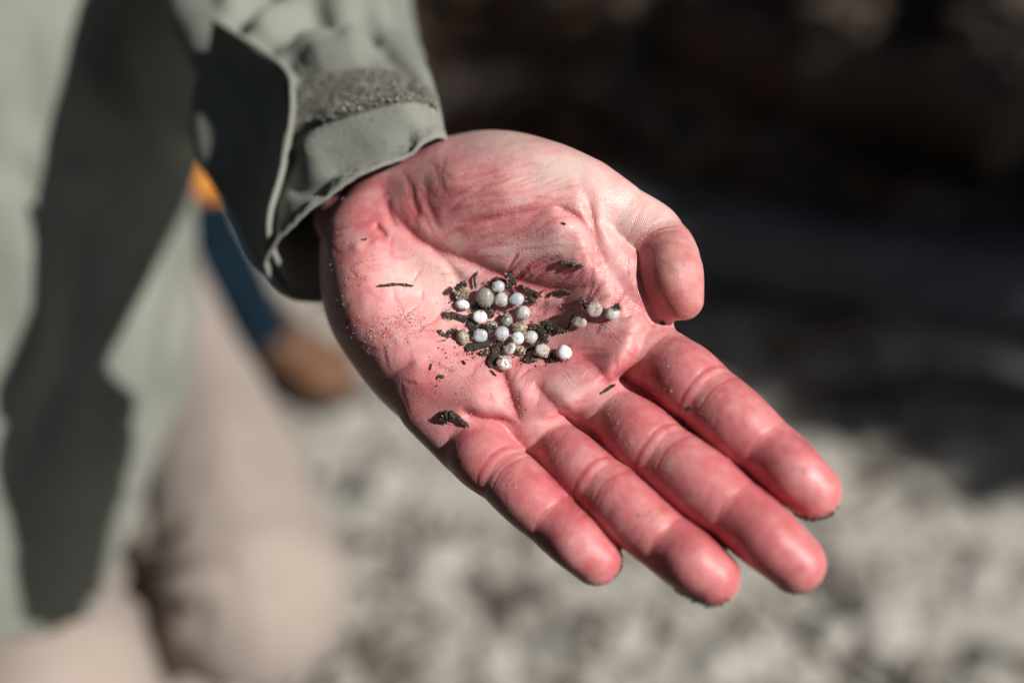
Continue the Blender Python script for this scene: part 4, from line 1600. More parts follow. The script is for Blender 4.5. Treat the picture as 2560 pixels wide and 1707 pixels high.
def boot(heel, toe, height, w, mat, solemat, parent, seed):
    heel, toe = np.array(heel, float), np.array(toe, float)
    ax = toe - heel
    L = np.linalg.norm(ax)
    ax /= L
    sd = np.cross(ax, [0, 0, 1])
    sd /= np.linalg.norm(sd)
    upz = np.array([0, 0, 1.0])
    rings = []
    for t, hw, top in [(-0.04, 0.25, 0.45), (0.0, 0.72, 0.95), (0.12, 0.8, 1.0), (0.28, 0.8, 1.0), (0.40, 0.82, 0.82), (0.52, 0.88, 0.58), (0.66, 0.98, 0.46), (0.8, 0.98, 0.42), (0.92, 0.8, 0.37), (0.985, 0.5, 0.28), (1.0, 0.2, 0.18)]:
        r = []
        for a in np.linspace(0, 2 * math.pi, 28, endpoint=False):
            ca, sa = math.cos(a), math.sin(a)
            x = w * hw * np.sign(ca) * abs(ca) ** 0.7 * (1 - 0.25 * max(sa, 0))
            z = height * top * (0.5 + 0.5 * np.sign(sa) * abs(sa) ** 0.7)
            r.append(heel + ax * L * t + sd * x + upz * (0.022 + z))
        rings.append(r)
    V, F = loft(rings, 28)
    F = list(F) + [tuple(range(28))[::-1], tuple(range(len(V) - 28, len(V)))]
    V = V + 0.003 * np.stack([vnoise(V, 25, seed), vnoise(V, 25, seed + 1), vnoise(V, 25, seed + 2)], axis=1)
    bo = mesh_obj('boot', V, F, mat, parent)
    fix_normals(bo)
    sr = []
    for z in (0.0, 0.026):
        r = []
        for a in np.linspace(0, 2 * math.pi, 32, endpoint=False):
            ca, sa = math.cos(a), math.sin(a)
            tt = 0.5 + 0.53 * ca
            ww = w * (0.86 + 0.18 * math.exp(-((tt - 0.75) / 0.2) ** 2)) * np.sign(sa) * abs(sa) ** 0.6
            r.append(heel + ax * L * tt + sd * ww + upz * z)
        sr.append(r)
    V, F = loft(sr, 32)
    F = list(F) + [tuple(range(32))[::-1], tuple(range(32, 64))]
    so_ = mesh_obj('sole', V, F, solemat, bo, smooth=False)
    fix_normals(so_)
    lc = []
    for q in range(4):
        t = 0.36 + q * 0.07
        top = [1.0, 0.80, 0.66, 0.56][q] * height
        c = heel + ax * L * t + upz * (0.026 + top)
        lc.append(c)
        ribbon('lace', [c - sd * w * 0.42 - upz * 0.008, c + upz * 0.003, c + sd * w * 0.42 - upz * 0.008], 0.003, solemat, bo)
    return bo


M_BOOT = noisy_mat('brown_boot_leather', (0.10, 0.045, 0.02), (0.20, 0.095, 0.045), 14, 0.6, 0.003, 60)
M_SOLE = noisy_mat('dark_rubber', (0.03, 0.025, 0.02), (0.07, 0.055, 0.045), 30, 0.8)
boot(foot + np.array([-0.09, 0.05, 0]), foot + np.array([0.17, -0.10, 0]), 0.12, 0.045, M_BOOT, M_SOLE, person, 3)
boot(foot2 + np.array([-0.05, 0.06, 0]), foot2 + np.array([0.10, -0.18, 0]), 0.12, 0.045, M_BOOT, M_SOLE, person, 6)

# ================================================================== second person, crouching behind
M_JEAN = cloth_mat('blue_denim_with_shade', (0.002, 0.007, 0.013), (0.006, 0.018, 0.03), 900)  # blue denim, its colour darkened to stand in for shade on the legs
M_JEAN.node_tree.nodes['Principled BSDF'].inputs['Sheen Weight'].default_value = 0.0
M_JEAN.node_tree.nodes['Principled BSDF'].inputs['Specular IOR Level'].default_value = 0.1
M_ORANGE = cloth_mat('orange_cloth', (0.75, 0.26, 0.02), (0.85, 0.33, 0.035), 700)
ank = gpt(655, 900)
p2 = empty('person', tuple(gpt(640, 920)), 'person in blue jeans, orange top and brown boots crouching behind the jacket sleeve', 'person')
kn = W(470, 505, 1.66)
ankle = W(655, 850, 1.66)
jl = [(W(200, 560, 2.05), 0.085), (W(330, 500, 1.85), 0.085), (W(420, 478, 1.72), 0.078), (W(478, 520, 1.655), 0.070), (W(520, 600, 1.65), 0.064), (W(575, 700, 1.65), 0.060), (W(625, 800, 1.66), 0.056), (W(655, 862, 1.67), 0.053)]
rj = tube(jl, 40, 0, 8)
VJ, FJ = loft(rj, 40)
NJ = vertex_normals(VJ, FJ)
VJ = VJ + NJ * (0.006 * vnoise(VJ, 16, 121) + 0.003 * vnoise(VJ, 45, 122))[:, None]
fix_normals(mesh_obj('jeans_leg', VJ, FJ, M_JEAN, p2))
jl2 = [(np.array(q) + np.array([-0.22, 0.16, 0.0]), r) for q, r in jl]
VJ2, FJ2 = loft(tube(jl2, 40, 0, 8), 40)
fix_normals(mesh_obj('jeans_leg', VJ2, FJ2, M_JEAN, p2))
h1, t1 = ground_at(640, 905), ground_at(880, 1000)
boot(h1, t1, 0.15, 0.055, M_BOOT, M_SOLE, p2, 9)
boot(h1 + np.array([-0.22, 0.16, 0]), t1 + np.array([-0.26, 0.18, 0]), 0.125, 0.047, M_BOOT, M_SOLE, p2, 13)
# orange top: hem lying over the knee, body behind the sleeve
oj_top = [(W(290, -420, 2.02), 0.13), (W(285, -520, 2.03), 0.075), (W(285, -560, 2.03), 0.06)]
oj = [(W(522, 500, 1.60), 0.034), (W(505, 468, 1.61), 0.046), (W(450, 410, 1.68), 0.075), (W(300, 300, 1.85), 0.13), (W(300, 60, 1.95), 0.17), (W(300, -250, 2.0), 0.17)] + oj_top
VO, FO = loft(tube(oj, 40, 0, 8), 40)
NO = vertex_normals(VO, FO)
VO = VO + NO * (0.006 * vnoise(VO, 14, 131) + 0.003 * vnoise(VO, 40, 132))[:, None]
FO = list(FO) + [tuple(range(40))[::-1]]
fix_normals(mesh_obj('orange_top', VO, FO, M_ORANGE, p2))


# ------------------------------------------------------------------ heads, above the picture
M_FACE = noisy_mat('face_skin', (0.62, 0.36, 0.28), (0.70, 0.43, 0.34), 30, 0.5)
M_HAIR = noisy_mat('brown_hair', (0.05, 0.03, 0.02), (0.11, 0.07, 0.045), 60, 0.6, 0.004, 200)


def head(parent, base, face, seed):
    """neck, skull with nose, ears and jaw as one mesh; hair as a second"""
    base = np.array(base, float)
    face = np.array(face, float)
    face[2] = 0
    face /= np.linalg.norm(face)
    sd = np.cross(face, [0, 0, 1])
    upz = np.array([0, 0, 1.0])
    rings, n = [], 30
    prof = [(-0.06, 0.055, 0.055, 0.0), (0.0, 0.052, 0.054, 0.0), (0.03, 0.058, 0.062, 0.01), (0.05, 0.062, 0.082, 0.022), (0.08, 0.068, 0.092, 0.016), (0.115, 0.073, 0.096, 0.01), (0.15, 0.077, 0.098, 0.006),
            (0.19, 0.077, 0.097, 0.002), (0.225, 0.066, 0.085, 0.0), (0.25, 0.045, 0.06, 0.0), (0.262, 0.015, 0.02, 0.0)]
    for z, a, b, off in prof:
        r = []
        for t in np.linspace(0, 2 * math.pi, n, endpoint=False):
            f = math.cos(t)
            nose = 0.024 * math.exp(-((t if t < math.pi else t - 2 * math.pi) / 0.16) ** 2) * math.exp(-((z - 0.115) / 0.03) ** 2)
            eye = -0.008 * (math.exp(-((abs(t if t < math.pi else t - 2 * math.pi) - 0.38) / 0.16) ** 2)) * math.exp(-((z - 0.145) / 0.02) ** 2)
            ear = 0.016 * math.exp(-((abs(t if t < math.pi else t - 2 * math.pi) - 1.65) / 0.12) ** 2) * math.exp(-((z - 0.12) / 0.035) ** 2)
            r.append(base + upz * z + face * (b * f + off + nose + eye) + sd * (a + ear) * math.sin(t))
        rings.append(r)
    V, F = loft(rings, n)
    F = list(F) + [tuple(range(n))[::-1], tuple(range(len(V) - n, len(V)))]
    fix_normals(mesh_obj('head', V, F, M_FACE, parent))
    rings = []
    for z, a, b, off in prof[4:]:
        r = []
        for t in np.linspace(0.75 if z < 0.2 else 0.0, 2 * math.pi - (0.75 if z < 0.2 else 0.0), n):
            g = 0.010 + 0.004 * math.sin(9 * t + z * 60 + seed)
            r.append(base + upz * (z + 0.012) + face * ((b + g) * math.cos(t)) + sd * (a + g) * math.sin(t))
        rings.append(r)
    V, F = loft(rings, n, closed=False)
    F = list(F) + [tuple(range(len(V) - n, len(V)))]
    hb = mesh_obj('hair', V, F, M_HAIR, parent)
    sm_ = hb.modifiers.new('thick', 'SOLIDIFY')
    sm_.thickness = 0.006


head(person, W(-45, -1030, 0.865), W(1300, 700, 0.33) - W(-45, -1030, 0.865), 1)
head(p2, W(285, -580, 2.03), (0.4, -0.8, 0), 4)

# ================================================================== what lies on the palm
def Z3(x, y):
    """pixel of the 3.92x close-up (origin 1050, 650) -> photo pixel"""
    return 1050 + x / 3.92, 650 + y / 3.92


MMPX = 0.1315e-3


def pellet_mat(name, col, sss, trans, rough, spec=0.5, mott=None):
    m, nt, b = nodes_of(name)
    n = noise_n(nt, 700, 4, 0.6)
    c = ramp(nt, n, [(0.3, tuple(x * 0.88 for x in col)), (0.7, col)])
    if mott:
        c = mixc(nt, ramp(nt, noise_n(nt, 1600, 3, 0.7), [(0.52, 0.0), (0.66, 0.75)]), c, mott)
    nt.links.new(c, b.inputs['Base Color'])
    b.inputs['Subsurface Weight'].default_value = sss
    b.inputs['Subsurface Radius'].default_value = (1, 1, 1)
    b.inputs['Subsurface Scale'].default_value = 0.0015
    b.inputs['Transmission Weight'].default_value = trans
    b.inputs['IOR'].default_value = 1.45
    b.inputs['Roughness'].default_value = rough
    b.inputs['Specular IOR Level'].default_value = spec
    nt.links.new(bump_n(nt, n, 0.0004, 0.35), b.inputs['Normal'])
    return m


M_P = {
    'clear': pellet_mat('milky_translucent_plastic', (0.82, 0.82, 0.79), 0.6, 0.36, 0.15),
    'blue': pellet_mat('bluish_translucent_plastic', (0.77, 0.80, 0.83), 0.6, 0.36, 0.13),
    'grey': pellet_mat('grimy_translucent_plastic', (0.44, 0.44, 0.39), 0.5, 0.25, 0.3, mott=(0.16, 0.13, 0.09)),
    'pink': pellet_mat('clear_gritty_plastic', (0.84, 0.77, 0.71), 0.5, 0.42, 0.18, mott=(0.62, 0.53, 0.43)),
    'white': pellet_mat('opaque_white_plastic', (0.86, 0.86, 0.86), 0.15, 0.0, 0.5),
    'yellow': pellet_mat('yellowed_plastic', (0.52, 0.47, 0.36), 0.5, 0.25, 0.4, mott=(0.25, 0.19, 0.12)),
    'brown': pellet_mat('sand_crusted_crumb', (0.28, 0.21, 0.13), 0.0, 0.0, 0.8, mott=(0.12, 0.08, 0.05)),
}
M_GRIT_L = noisy_mat('pale_sand_grain', (0.52, 0.46, 0.36), (0.75, 0.70, 0.6), 900, 0.4)
M_GRIT_B = noisy_mat('brown_sand_grain', (0.22, 0.14, 0.08), (0.38, 0.25, 0.14), 900, 0.5)
M_GRIT_D = noisy_mat('dark_humus_grain', (0.018, 0.014, 0.011), (0.05, 0.038, 0.028), 900, 0.7)
GRITS = [M_GRIT_L, M_GRIT_B, M_GRIT_D]
tb = np.array([[1, 1, 1], [-1, -1, 1], [-1, 1, -1], [1, -1, -1], [0.2, 0.1, 1.5], [1.4, 0, 0.1]]) * 0.6
GR_F = [(0, 4, 1), (0, 1, 2), (0, 2, 3), (0, 3, 5), (1, 3, 2), (1, 4, 3), (4, 5, 3), (0, 5, 4)]


def grit(parent, pts, sizes, kinds, name='grit'):
    V, F, M = [], [], []
    rg = np.random.default_rng(len(pts) * 7 + 3)
    bv, bf = ICO1[0], ICO1[1]
    for p, s, k in zip(pts, sizes, kinds):
        o = len(V) * len(bv)
        v = bv * rg.uniform(0.65, 1.25, (len(bv), 1)) * np.array(rg.uniform(0.6, 1.2, 3)) * s
        V.append(v + p)
        F += [tuple(x + o for x in f) for f in bf]
        M += [k] * len(bf)
    ob = mesh_obj(name, np.concatenate(V), F, None, parent, smooth=False)
    for m in GRITS: ob.data.materials.append(m)
    ob.data.polygons.foreach_set('material_index', M)
    ob['kind'] = 'stuff'
    return ob


SUNv = SUN / np.linalg.norm(SUN)
PG = 'plastic pellets in the palm'
# x, y, width, height (close-up px), tilt deg, kind, grit count, where grit sits (screen dir dx,dy or None), dark share, lift, label
PEL = [
    (415, 345, 145, 125, 0, 'brown', 60, None, 0.4, 0, 'crusty brown gritty ball capped by a dark bark flake, back left of the pile'),
    (640, 370, 185, 200, 20, 'grey', 60, (0, 0.6), 0.3, 0.3, 'largest pellet, dark grey and grimy, at the back of the pile'),
    (765, 262, 135, 125, 0, 'blue', 14, (-0.6, 0.3), 0.7, 0.6, 'bluish milky pellet behind the largest grey one'),
    (800, 385, 140, 145, 0, 'clear', 16, (0.2, 0.8), 0.5, 0.4, 'milky grey pellet touching the right of the largest grey one'),
    (950, 383, 150, 130, -10, 'blue', 14, (-0.3, 0.7), 0.7, 0.2, 'bluish white pellet under the slanting splinters'),
    (417, 440, 145, 110, 18, 'white', 16, (0.2, 0.8), 0.8, 0, 'opaque white tilted disc at the left of the pile'),
    (585, 555, 146, 130, 5, 'white', 5, None, 1.0, 1.2, 'clean opaque white disc pellet lying on the bark flakes'),
    (1015, 520, 140, 150, 0, 'clear', 45, (0.2, 0.8), 0.5, 0.2, 'milky pellet with a gritty underside on the right edge of the pile'),
    (850, 592, 120, 140, 10, 'grey', 34, (-0.2, -0.5), 0.6, 0.4, 'small grey gritty pellet in the middle of the pile'),
    (695, 655, 140, 135, 0, 'grey', 24, None, 0.5, 0.8, 'grey pellet crossed by a dark chip'),
    (418, 757, 112, 165, -20, 'yellow', 40, None, 0.6, 0.2, 'oval grey speckled pellet at the left edge of the pile'),
    (590, 742, 150, 135, 0, 'blue', 26, (-0.4, -0.3), 0.8, 0.8, 'blue-grey pellet smeared with black crumbs'),
    (803, 718, 142, 150, 10, 'blue', 36, (0, 0.9), 0.3, 1.8, 'shiny bluish white pellet on top of the pile'),
    (980, 660, 150, 105, 0, 'yellow', 50, None, 0.25, 0.6, 'yellowish sandy pellet squeezed behind the white lumpy one'),
    (955, 768, 136, 132, 0, 'white', 9, None, 1.0, 1.4, 'bright white lumpy pellet in the front of the pile'),
    (1090, 755, 125, 135, 15, 'clear', 40, (-0.6, 0.4), 0.6, 0.6, 'speckled white pellet right of the white lumpy one'),
    (880, 872, 112, 140, 38, 'clear', 10, None, 0.9, 1.0, 'smooth milky egg-shaped pellet leaning at the front'),
    (830, 1010, 158, 152, 0, 'pink', 90, None, 0.35, 0, 'clear gritty pellet lying frontmost at the foot of the pile'),
    (990, 893, 92, 85, 0, 'brown', 30, None, 0.3, 0.2, 'small rusty brown crumb beside the milky egg-shaped pellet'),
    (1205, 888, 160, 140, 10, 'pink', 60, (0.2, 0.8), 0.35, 0.5, 'clear pellet with a gritty skirt and dark crumbs under it'),
    (1410, 905, 148, 146, 0, 'white', 14, (0, 0.8), 0.5, 0, 'clean white ball lying alone right of the pile'),
    (1562, 606, 152, 124, 10, 'pink', 18, (-0.2, -0.7), 0.7, 0, 'oval clear pellet beside a thin dark sliver'),
    (1712, 486, 152, 148, 0, 'pink', 26, None, 0.5, 0, 'round clear pellet between its two neighbours near the thumb web'),
    (1887, 522, 130, 125, 0, 'clear', 26, (-0.3, -0.5), 0.6, 0, 'clear white pellet nearest to the thumb with a gritty cap'),
]


def seat(px, py, r, lift=0.0):
    """centre of a ball of radius r lying on the palm and seen through the pixel"""
    for q in range(60):
        ang = q * 2.4
        h, n = on_hand(px + 1.2 * q * math.cos(ang), py + 1.2 * q * math.sin(ang))
        if h is not None: break
    d = CM @ cs(px, py, 1.0)
    d /= np.linalg.norm(d)
    cosv = max(0.35, -(n @ d))
    return h - d * (r * 0.92 / cosv + lift / 1000.0), n


for i, (x, y, w, h, rot, kind, ng, gd, dk, lf, lab) in enumerate(PEL):
    px, py = Z3(x, y)
    rw, rh = w / 3.92 / 2 * MMPX, h / 3.92 / 2 * MMPX
    c, n = seat(px, py, min(rw, rh), lf)
    rg = np.random.default_rng(300 + i)
    V = ICO3[0].copy()
    lump = {'clear': 0.09, 'blue': 0.06, 'white': 0.05, 'pink': 0.10}.get(kind, 0.15)
    V = V * (1 + lump * vnoise(V, 1.4, 300 + i) + lump * 0.5 * vnoise(V, 3.1, 400 + i))[:, None]
    V = V * np.array([rw, rh, min(rw, rh) * rg.uniform(0.68, 0.9)])
    if kind == 'pink' or i in (6, 11, 16):        # moulded disc with a dimple
        rr_ = np.hypot(V[:, 0] / rw, V[:, 1] / rh)
        V[:, 2] = V[:, 2] * 0.72 * (1 - 0.42 * np.exp(-(rr_ / 0.42) ** 2))
        tl = Matrix.Rotation(rg.normal(0, 0.3), 3, 'X') @ Matrix.Rotation(rg.normal(0, 0.3), 3, 'Y')
        V = V @ np.array(tl).T
    elif kind != 'brown':                      # a flattened face as on moulded granules
        fd = rg.normal(size=3) + np.array([0, 0, 0.8])
        fd /= np.linalg.norm(fd)
        pr = V @ fd
        lim = np.quantile(pr, 0.93)
        V = V - np.maximum(pr - lim, 0)[:, None] * 0.85 * fd
    a = math.radians(-rot)
    Rz = np.array([[math.cos(a), -math.sin(a), 0], [math.sin(a), math.cos(a), 0], [0, 0, 1]])
    Vw = (V @ Rz.T) @ CM.T
    nm = 'sand_crumb' if kind == 'brown' else 'plastic_pellet'
    ob = mesh_obj(nm, Vw + c, ICO3[1], M_P[kind], None, origin=tuple(c))
    tag(ob, lab, 'crumb' if kind == 'brown' else 'pellet', PG if kind != 'brown' else None)
    pts, sz, kd = [], [], []
    N0 = ICO3[0] @ Rz.T
    ng = int(ng * (1.2 if kind in ('clear', 'pink', 'blue') else 1.7))
    while len(pts) < ng:
        j = rg.integers(len(Vw))
        nv = N0[j]
        if nv[2] < -0.5: continue
        if gd is not None:
            g = (nv[0] * gd[0] - nv[1] * gd[1])
            if g < 0.35 * rg.uniform(0.3, 1.4): continue
        pts.append(Vw[j] * 1.0 + c + rg.normal(size=3) * 0.00004)
        sz.append(rg.uniform(0.00012, 0.00034) * (1.25 if kind in ('brown',) else 1.0))
        kd.append(2 if rg.random() < dk * (0.55 if kind in ('clear', 'pink', 'blue') else 1) else rg.integers(0, 2))
    if pts:
        grit(ob, pts, sz, kd)

# ------------------------------------------------------------------ bark chips, splinters and twigs
def bark_mat(name, c1, c2, c3):
    m, nt, b = nodes_of(name)
    tc = nt.nodes.new('ShaderNodeTexCoord')
    n1 = noise_n(nt, 900, 5, 0.7)
    n2 = noise_n(nt, 260, 4, 0.6)
    col = ramp(nt, n1, [(0.35, c1), (0.6, c2), (0.78, c3)])
    col = mixc(nt, math_n(nt, 'MULTIPLY', n2, 0.3), col, c1)
    nt.links.new(col, b.inputs['Base Color'])
    b.inputs['Roughness'].default_value = 0.55
    nt.links.new(bump_n(nt, n1, 0.0008, 1.0), b.inputs['Normal'])
    return m


M_BK = [bark_mat('dark_bark', (0.010, 0.008, 0.007), (0.065, 0.048, 0.035), (0.30, 0.23, 0.17)),
        bark_mat('brown_bark', (0.03, 0.018, 0.010), (0.09, 0.055, 0.03), (0.20, 0.14, 0.09))]


def chip(name, cat, pts, width, thick, label, mat=0, ng=20, lift=0.3, taper=(0.5, 0.3), group='bark bits in the palm', jag=0.6, seed=0, photo=False, dk=0.2):
    rg = np.random.default_rng(500 + seed)
    P = []
    for (x, y) in pts:
        px, py = (x, y) if photo else Z3(x, y)
        c, n = seat(px, py, thick / 2000.0, lift)
        P.append(c)
    P = np.array(P)
    nn = n
    C_ = catmull(P, max(3, 12 // (len(P) - 1))) if len(P) > 2 else np.array([P[0] + (P[1] - P[0]) * t for t in np.linspace(0, 1, 11)])
    wid = width / 3.92 * MMPX if not photo else width * MMPX
    th = thick / 1000.0
    R = []
    k = 6
    m = len(C_)
    for i in range(m):
        t = C_[min(i + 1, m - 1)] - C_[max(i - 1, 0)]
        t /= np.linalg.norm(t)
        u = np.cross(t, nn)
        u /= np.linalg.norm(u)
        v = np.cross(u, t)
        f = i / (m - 1)
        env = min(1.0, taper[0] + f * 5, taper[1] + (1 - f) * 5)
        r = []
        jitter = rg.uniform(-jag, jag)
        for j in range(k):
            a = 2 * math.pi * j / k
            q = 1 + rg.uniform(-jag, jag) * 0.55 + jitter * 0.35
            r.append(C_[i] + u * math.cos(a) * wid / 2 * env * q + v * math.sin(a) * th / 2 * env * q + t * rg.uniform(-0.5, 0.5) * wid * 0.25)
        R.append(r)
    V, F = loft(R, k)
    F = list(F) + [tuple(range(k))[::-1], tuple(range(len(V) - k, len(V)))]
    V = list(V)
    if wid > 0.0008:
        for q in range(int(3 + wid * 2500)):            # torn fibres
            i = int(rg.integers(1, m - 1))
            t = C_[i + 1] - C_[i - 1]
            t /= np.linalg.norm(t)
            if rg.random() < 0.4: t = -t
            u = np.cross(t, nn)
            u /= np.linalg.norm(u)
            p0 = C_[i] + u * rg.uniform(-0.42, 0.42) * wid + nn * rg.uniform(0.0, 0.4) * th
            dr = t * rg.uniform(0.5, 1.2) + u * rg.normal(0, 0.45) + nn * rg.uniform(-0.1, 0.35)
            ln = rg.uniform(0.35, 0.9) * max(wid, 0.0012)
            wf = rg.uniform(0.00009, 0.0002)
            b0 = len(V)
            V += [p0 - u * wf, p0 + u * wf, p0 + nn * wf * 1.5, p0 + dr * ln]
            F += [(b0, b0 + 1, b0 + 3), (b0 + 1, b0 + 2, b0 + 3), (b0 + 2, b0, b0 + 3)]
    V = np.array(V)
    o0 = tuple(C_[0])
    ob = mesh_obj(name, V, F, M_BK[mat], None, smooth=False, origin=o0)
    fix_normals(ob)
    tag(ob, label, cat, group)
    if ng:
        j = rg.integers(0, len(V), ng)
        sz = rg.uniform(0.0001, 0.00027, ng)
        kd = [2 if rg.random() < dk else int(rg.integers(0, 2)) for _ in range(ng)]
        grit(ob, V[j] + rg.normal(size=(ng, 3)) * 0.00008, sz, kd)
    return ob


CH = [
    ('twig', 'twig', [(566, 112), (535, 180), (546, 285)], 22, 0.5, 'tiny forked twig standing up behind the pile', 0, 4, 0.8),
    ('bark_flake', 'bark', [(345, 290), (410, 245), (458, 238)], 60, 0.9, 'dark bark flake lying on the crusty brown ball', 0, 10, 4.6),
    ('splinter', 'splinter', [(840, 130), (885, 180), (938, 250)], 66, 1.4, 'stout dark splinter lying highest at the back of the pile', 0, 16, 1.8),
    ('splinter', 'splinter', [(722, 190), (790, 200), (850, 205)], 34, 0.9, 'thin dark splinter pointing left at the back of the pile', 0, 6, 1.6),
    ('splinter', 'splinter', [(860, 225), (890, 280), (908, 345)], 52, 1.1, 'dark splinter hanging down between two bluish pellets', 0, 8, 2.2),
    ('splinter', 'splinter', [(968, 250), (1060, 295), (1190, 362)], 46, 1.2, 'long straight dark splinter slanting down right of the bluish pellets', 0, 22, 0.6),
    ('splinter', 'splinter', [(1165, 345), (1195, 315), (1215, 296)], 14, 0.4, 'hair-thin spike at the tip of the long straight splinter', 0, 2, 0.5),
    ('bark_flake', 'bark', [(1258, 356), (1310, 325), (1390, 318), (1475, 332)], 40, 0.9, 'ragged dark bark sliver lying alone behind the three spaced pellets', 0, 16, 0.2),
    ('twig', 'twig', [(1352, 22), (1470, 45), (1608, 66)], 48, 1.5, 'short stubby twig lying on the thumb mound', 0, 26, 0.1),
    ('bark_flake', 'bark', [(222, 532), (330, 545), (490, 590)], 74, 1.0, 'long dark bark wedge sticking out left of the white disc', 0, 26, 0.2),
    ('twig', 'twig', [(175, 690), (235, 730), (300, 755)], 40, 0.9, 'rusty brown twig end at the far left of the pile', 1, 16, 0.1),
    ('bark_flake', 'bark', [(270, 725), (320, 695), (372, 690)], 44, 0.9, 'dark gritty flake behind the oval speckled pellet', 0, 16, 0.6),
    ('bark_flake', 'bark', [(500, 605), (540, 660), (600, 715)], 95, 1.2, 'broad dark flake under the clean white disc', 0, 20, 0.5),
    ('bark_flake', 'bark', [(510, 460), (600, 480), (700, 545)], 80, 1.0, 'dark flake lying behind the clean white disc', 0, 20, 0.2),
    ('bark_flake', 'bark', [(455, 865), (580, 840), (712, 788)], 84, 1.4, 'large blackish bark chip along the front left of the pile', 0, 34, 0.6),
    ('bark_flake', 'bark', [(640, 655), (690, 652), (750, 668)], 48, 0.8, 'small dark chip lying across a grey pellet', 0, 8, 4.6),
    ('bark_flake', 'bark', [(800, 800), (745, 900), (700, 1045)], 100, 1.5, 'tall crumbly dark chip pointing down at the front of the pile', 0, 40, 0.3),
    ('bark_crumb', 'bark', [(600, 930), (640, 905), (668, 880)], 66, 1.5, 'gritty dark crumb under the large blackish chip', 1, 34, 0.1),
    ('bark_flake', 'bark', [(1150, 630), (1195, 700), (1235, 805)], 70, 1.1, 'upright dark sliver at the right end of the pile', 0, 16, 0.4),
    ('bark_flake', 'bark', [(1205, 610), (1290, 660), (1412, 702)], 84, 1.2, 'pointed dark bark wedge sticking out right of the pile', 0, 34, 0.5),
    ('bark_flake', 'bark', [(1035, 865), (1140, 840), (1255, 790)], 76, 1.3, 'dark chip under the speckled white pellet', 0, 24, 0.3),
    ('bark_crumb', 'bark', [(1040, 990), (1095, 965), (1155, 975)], 80, 2.0, 'gritty dark crumb at the left foot of the skirted clear pellet', 0, 46, 0.0),
    ('bark_crumb', 'bark', [(1265, 925), (1290, 955), (1310, 995)], 62, 1.6, 'gritty dark crumb at the right foot of the skirted clear pellet', 0, 30, 0.1),
    ('bark_flake', 'bark', [(1568, 372), (1600, 420), (1630, 480)], 48, 1.0, 'small dark flake left of the round clear pellet', 0, 22, 0.3),
    ('splinter', 'splinter', [(1505, 520), (1470, 620), (1438, 712)], 22, 0.6, 'thin dark sliver left of the oval clear pellet', 0, 12, 0.5),
    ('bark_crumb', 'bark', [(1905, 445), (1935, 455), (1955, 485)], 50, 1.0, 'tiny dark gritty cap on the pellet nearest the thumb', 0, 20, 3.2),
    ('bark_crumb', 'bark', [(1050, 370), (1090, 400), (1115, 440)], 76, 1.6, 'brown dark crumb under the end of the long straight splinter', 1, 34, 0.2),
    ('bark_crumb', 'bark', [(650, 540), (690, 520), (705, 560)], 60, 1.4, 'dark crumb behind the grey pellet crossed by a chip', 0, 20, 0.2),
    ('bark_crumb', 'bark', [(1070, 650), (1105, 660), (1130, 690)], 70, 1.5, 'dark crumb behind the speckled white pellet', 0, 24, 0.2),
    ('splinter', 'splinter', [(690, 1080), (745, 1135)], 26, 0.7, 'small black splinter in front of the frontmost gritty pellet', 0, 4, 0.0),
    ('splinter', 'splinter', [(420, 985), (445, 1022)], 24, 0.6, 'tiny black splinter left of the front of the pile', 0, 2, 0.1),
    ('splinter', 'splinter', [(112, 1015), (97, 1078)], 20, 0.6, 'tiny upright black splinter in the sand at the front left', 0, 2, 0.1),
    ('bark_crumb', 'bark', [(170, 1150), (205, 1140), (238, 1150)], 30, 0.8, 'tiny dark crumb with white grains just in front of the sand patch', 0, 12, 0.0),
    ('bark_flake', 'bark', [(1775, 1308), (1840, 1262), (1916, 1215)], 30, 0.7, 'slim dark flake lying at the base of the middle finger', 0, 8, 0.2),
]
for i, (nm, cat, pts, w, th, lab, mt, ng, lf) in enumerate(CH):
    chip(nm, cat, pts, w, th, lab, mt, ng, lf, seed=i)
chip('twig', 'twig', [(942, 716), (985, 711), (1010, 712), (1035, 715)], 7, 0.7, 'thin knobbly black twig lying flat on the outer palm', 0, 14, 0.1, photo=True, seed=81)
chip('bark_flake', 'bark', [(1108, 1030), (1135, 1038), (1172, 1066)], 13, 1.2, 'black bead-like stem lying across the base of the little finger', 0, 30, 0.4, photo=True, seed=82, dk=0.5)
chip('bark_crumb', 'bark', [(1104, 1052), (1118, 1040), (1140, 1044)], 26, 2.2, 'black gritty crumb at the base of the little finger', 0, 44, 0.2, photo=True, seed=83, dk=0.55)
chip('bark_crumb', 'bark', [(906, 599), (918, 597)], 6, 0.7, 'speck of dark bark on the heel of the palm', 1, 3, 0.0, photo=True, seed=84)
chip('bark_crumb', 'bark', [(1405, 557), (1415, 561)], 5, 0.6, 'speck of dark bark in the fold of the thumb mound', 0, 2, 0.0, photo=True, seed=85)
chip('bark_crumb', 'bark', [(1652, 806), (1662, 811)], 7, 0.8, 'dark grain where the thumb tip meets the index finger', 0, 4, 0.0, photo=True, seed=86)
chip('bark_crumb', 'bark', [(1715, 1026), (1721, 1020)], 8, 0.8, 'dark speck on the index finger near its middle joint', 0, 2, 0.0, photo=True, seed=87)

# ------------------------------------------------------------------ loose sand grains sticking to the skin
rgs = np.random.default_rng(99)
pts, sz, kd = [], [], []


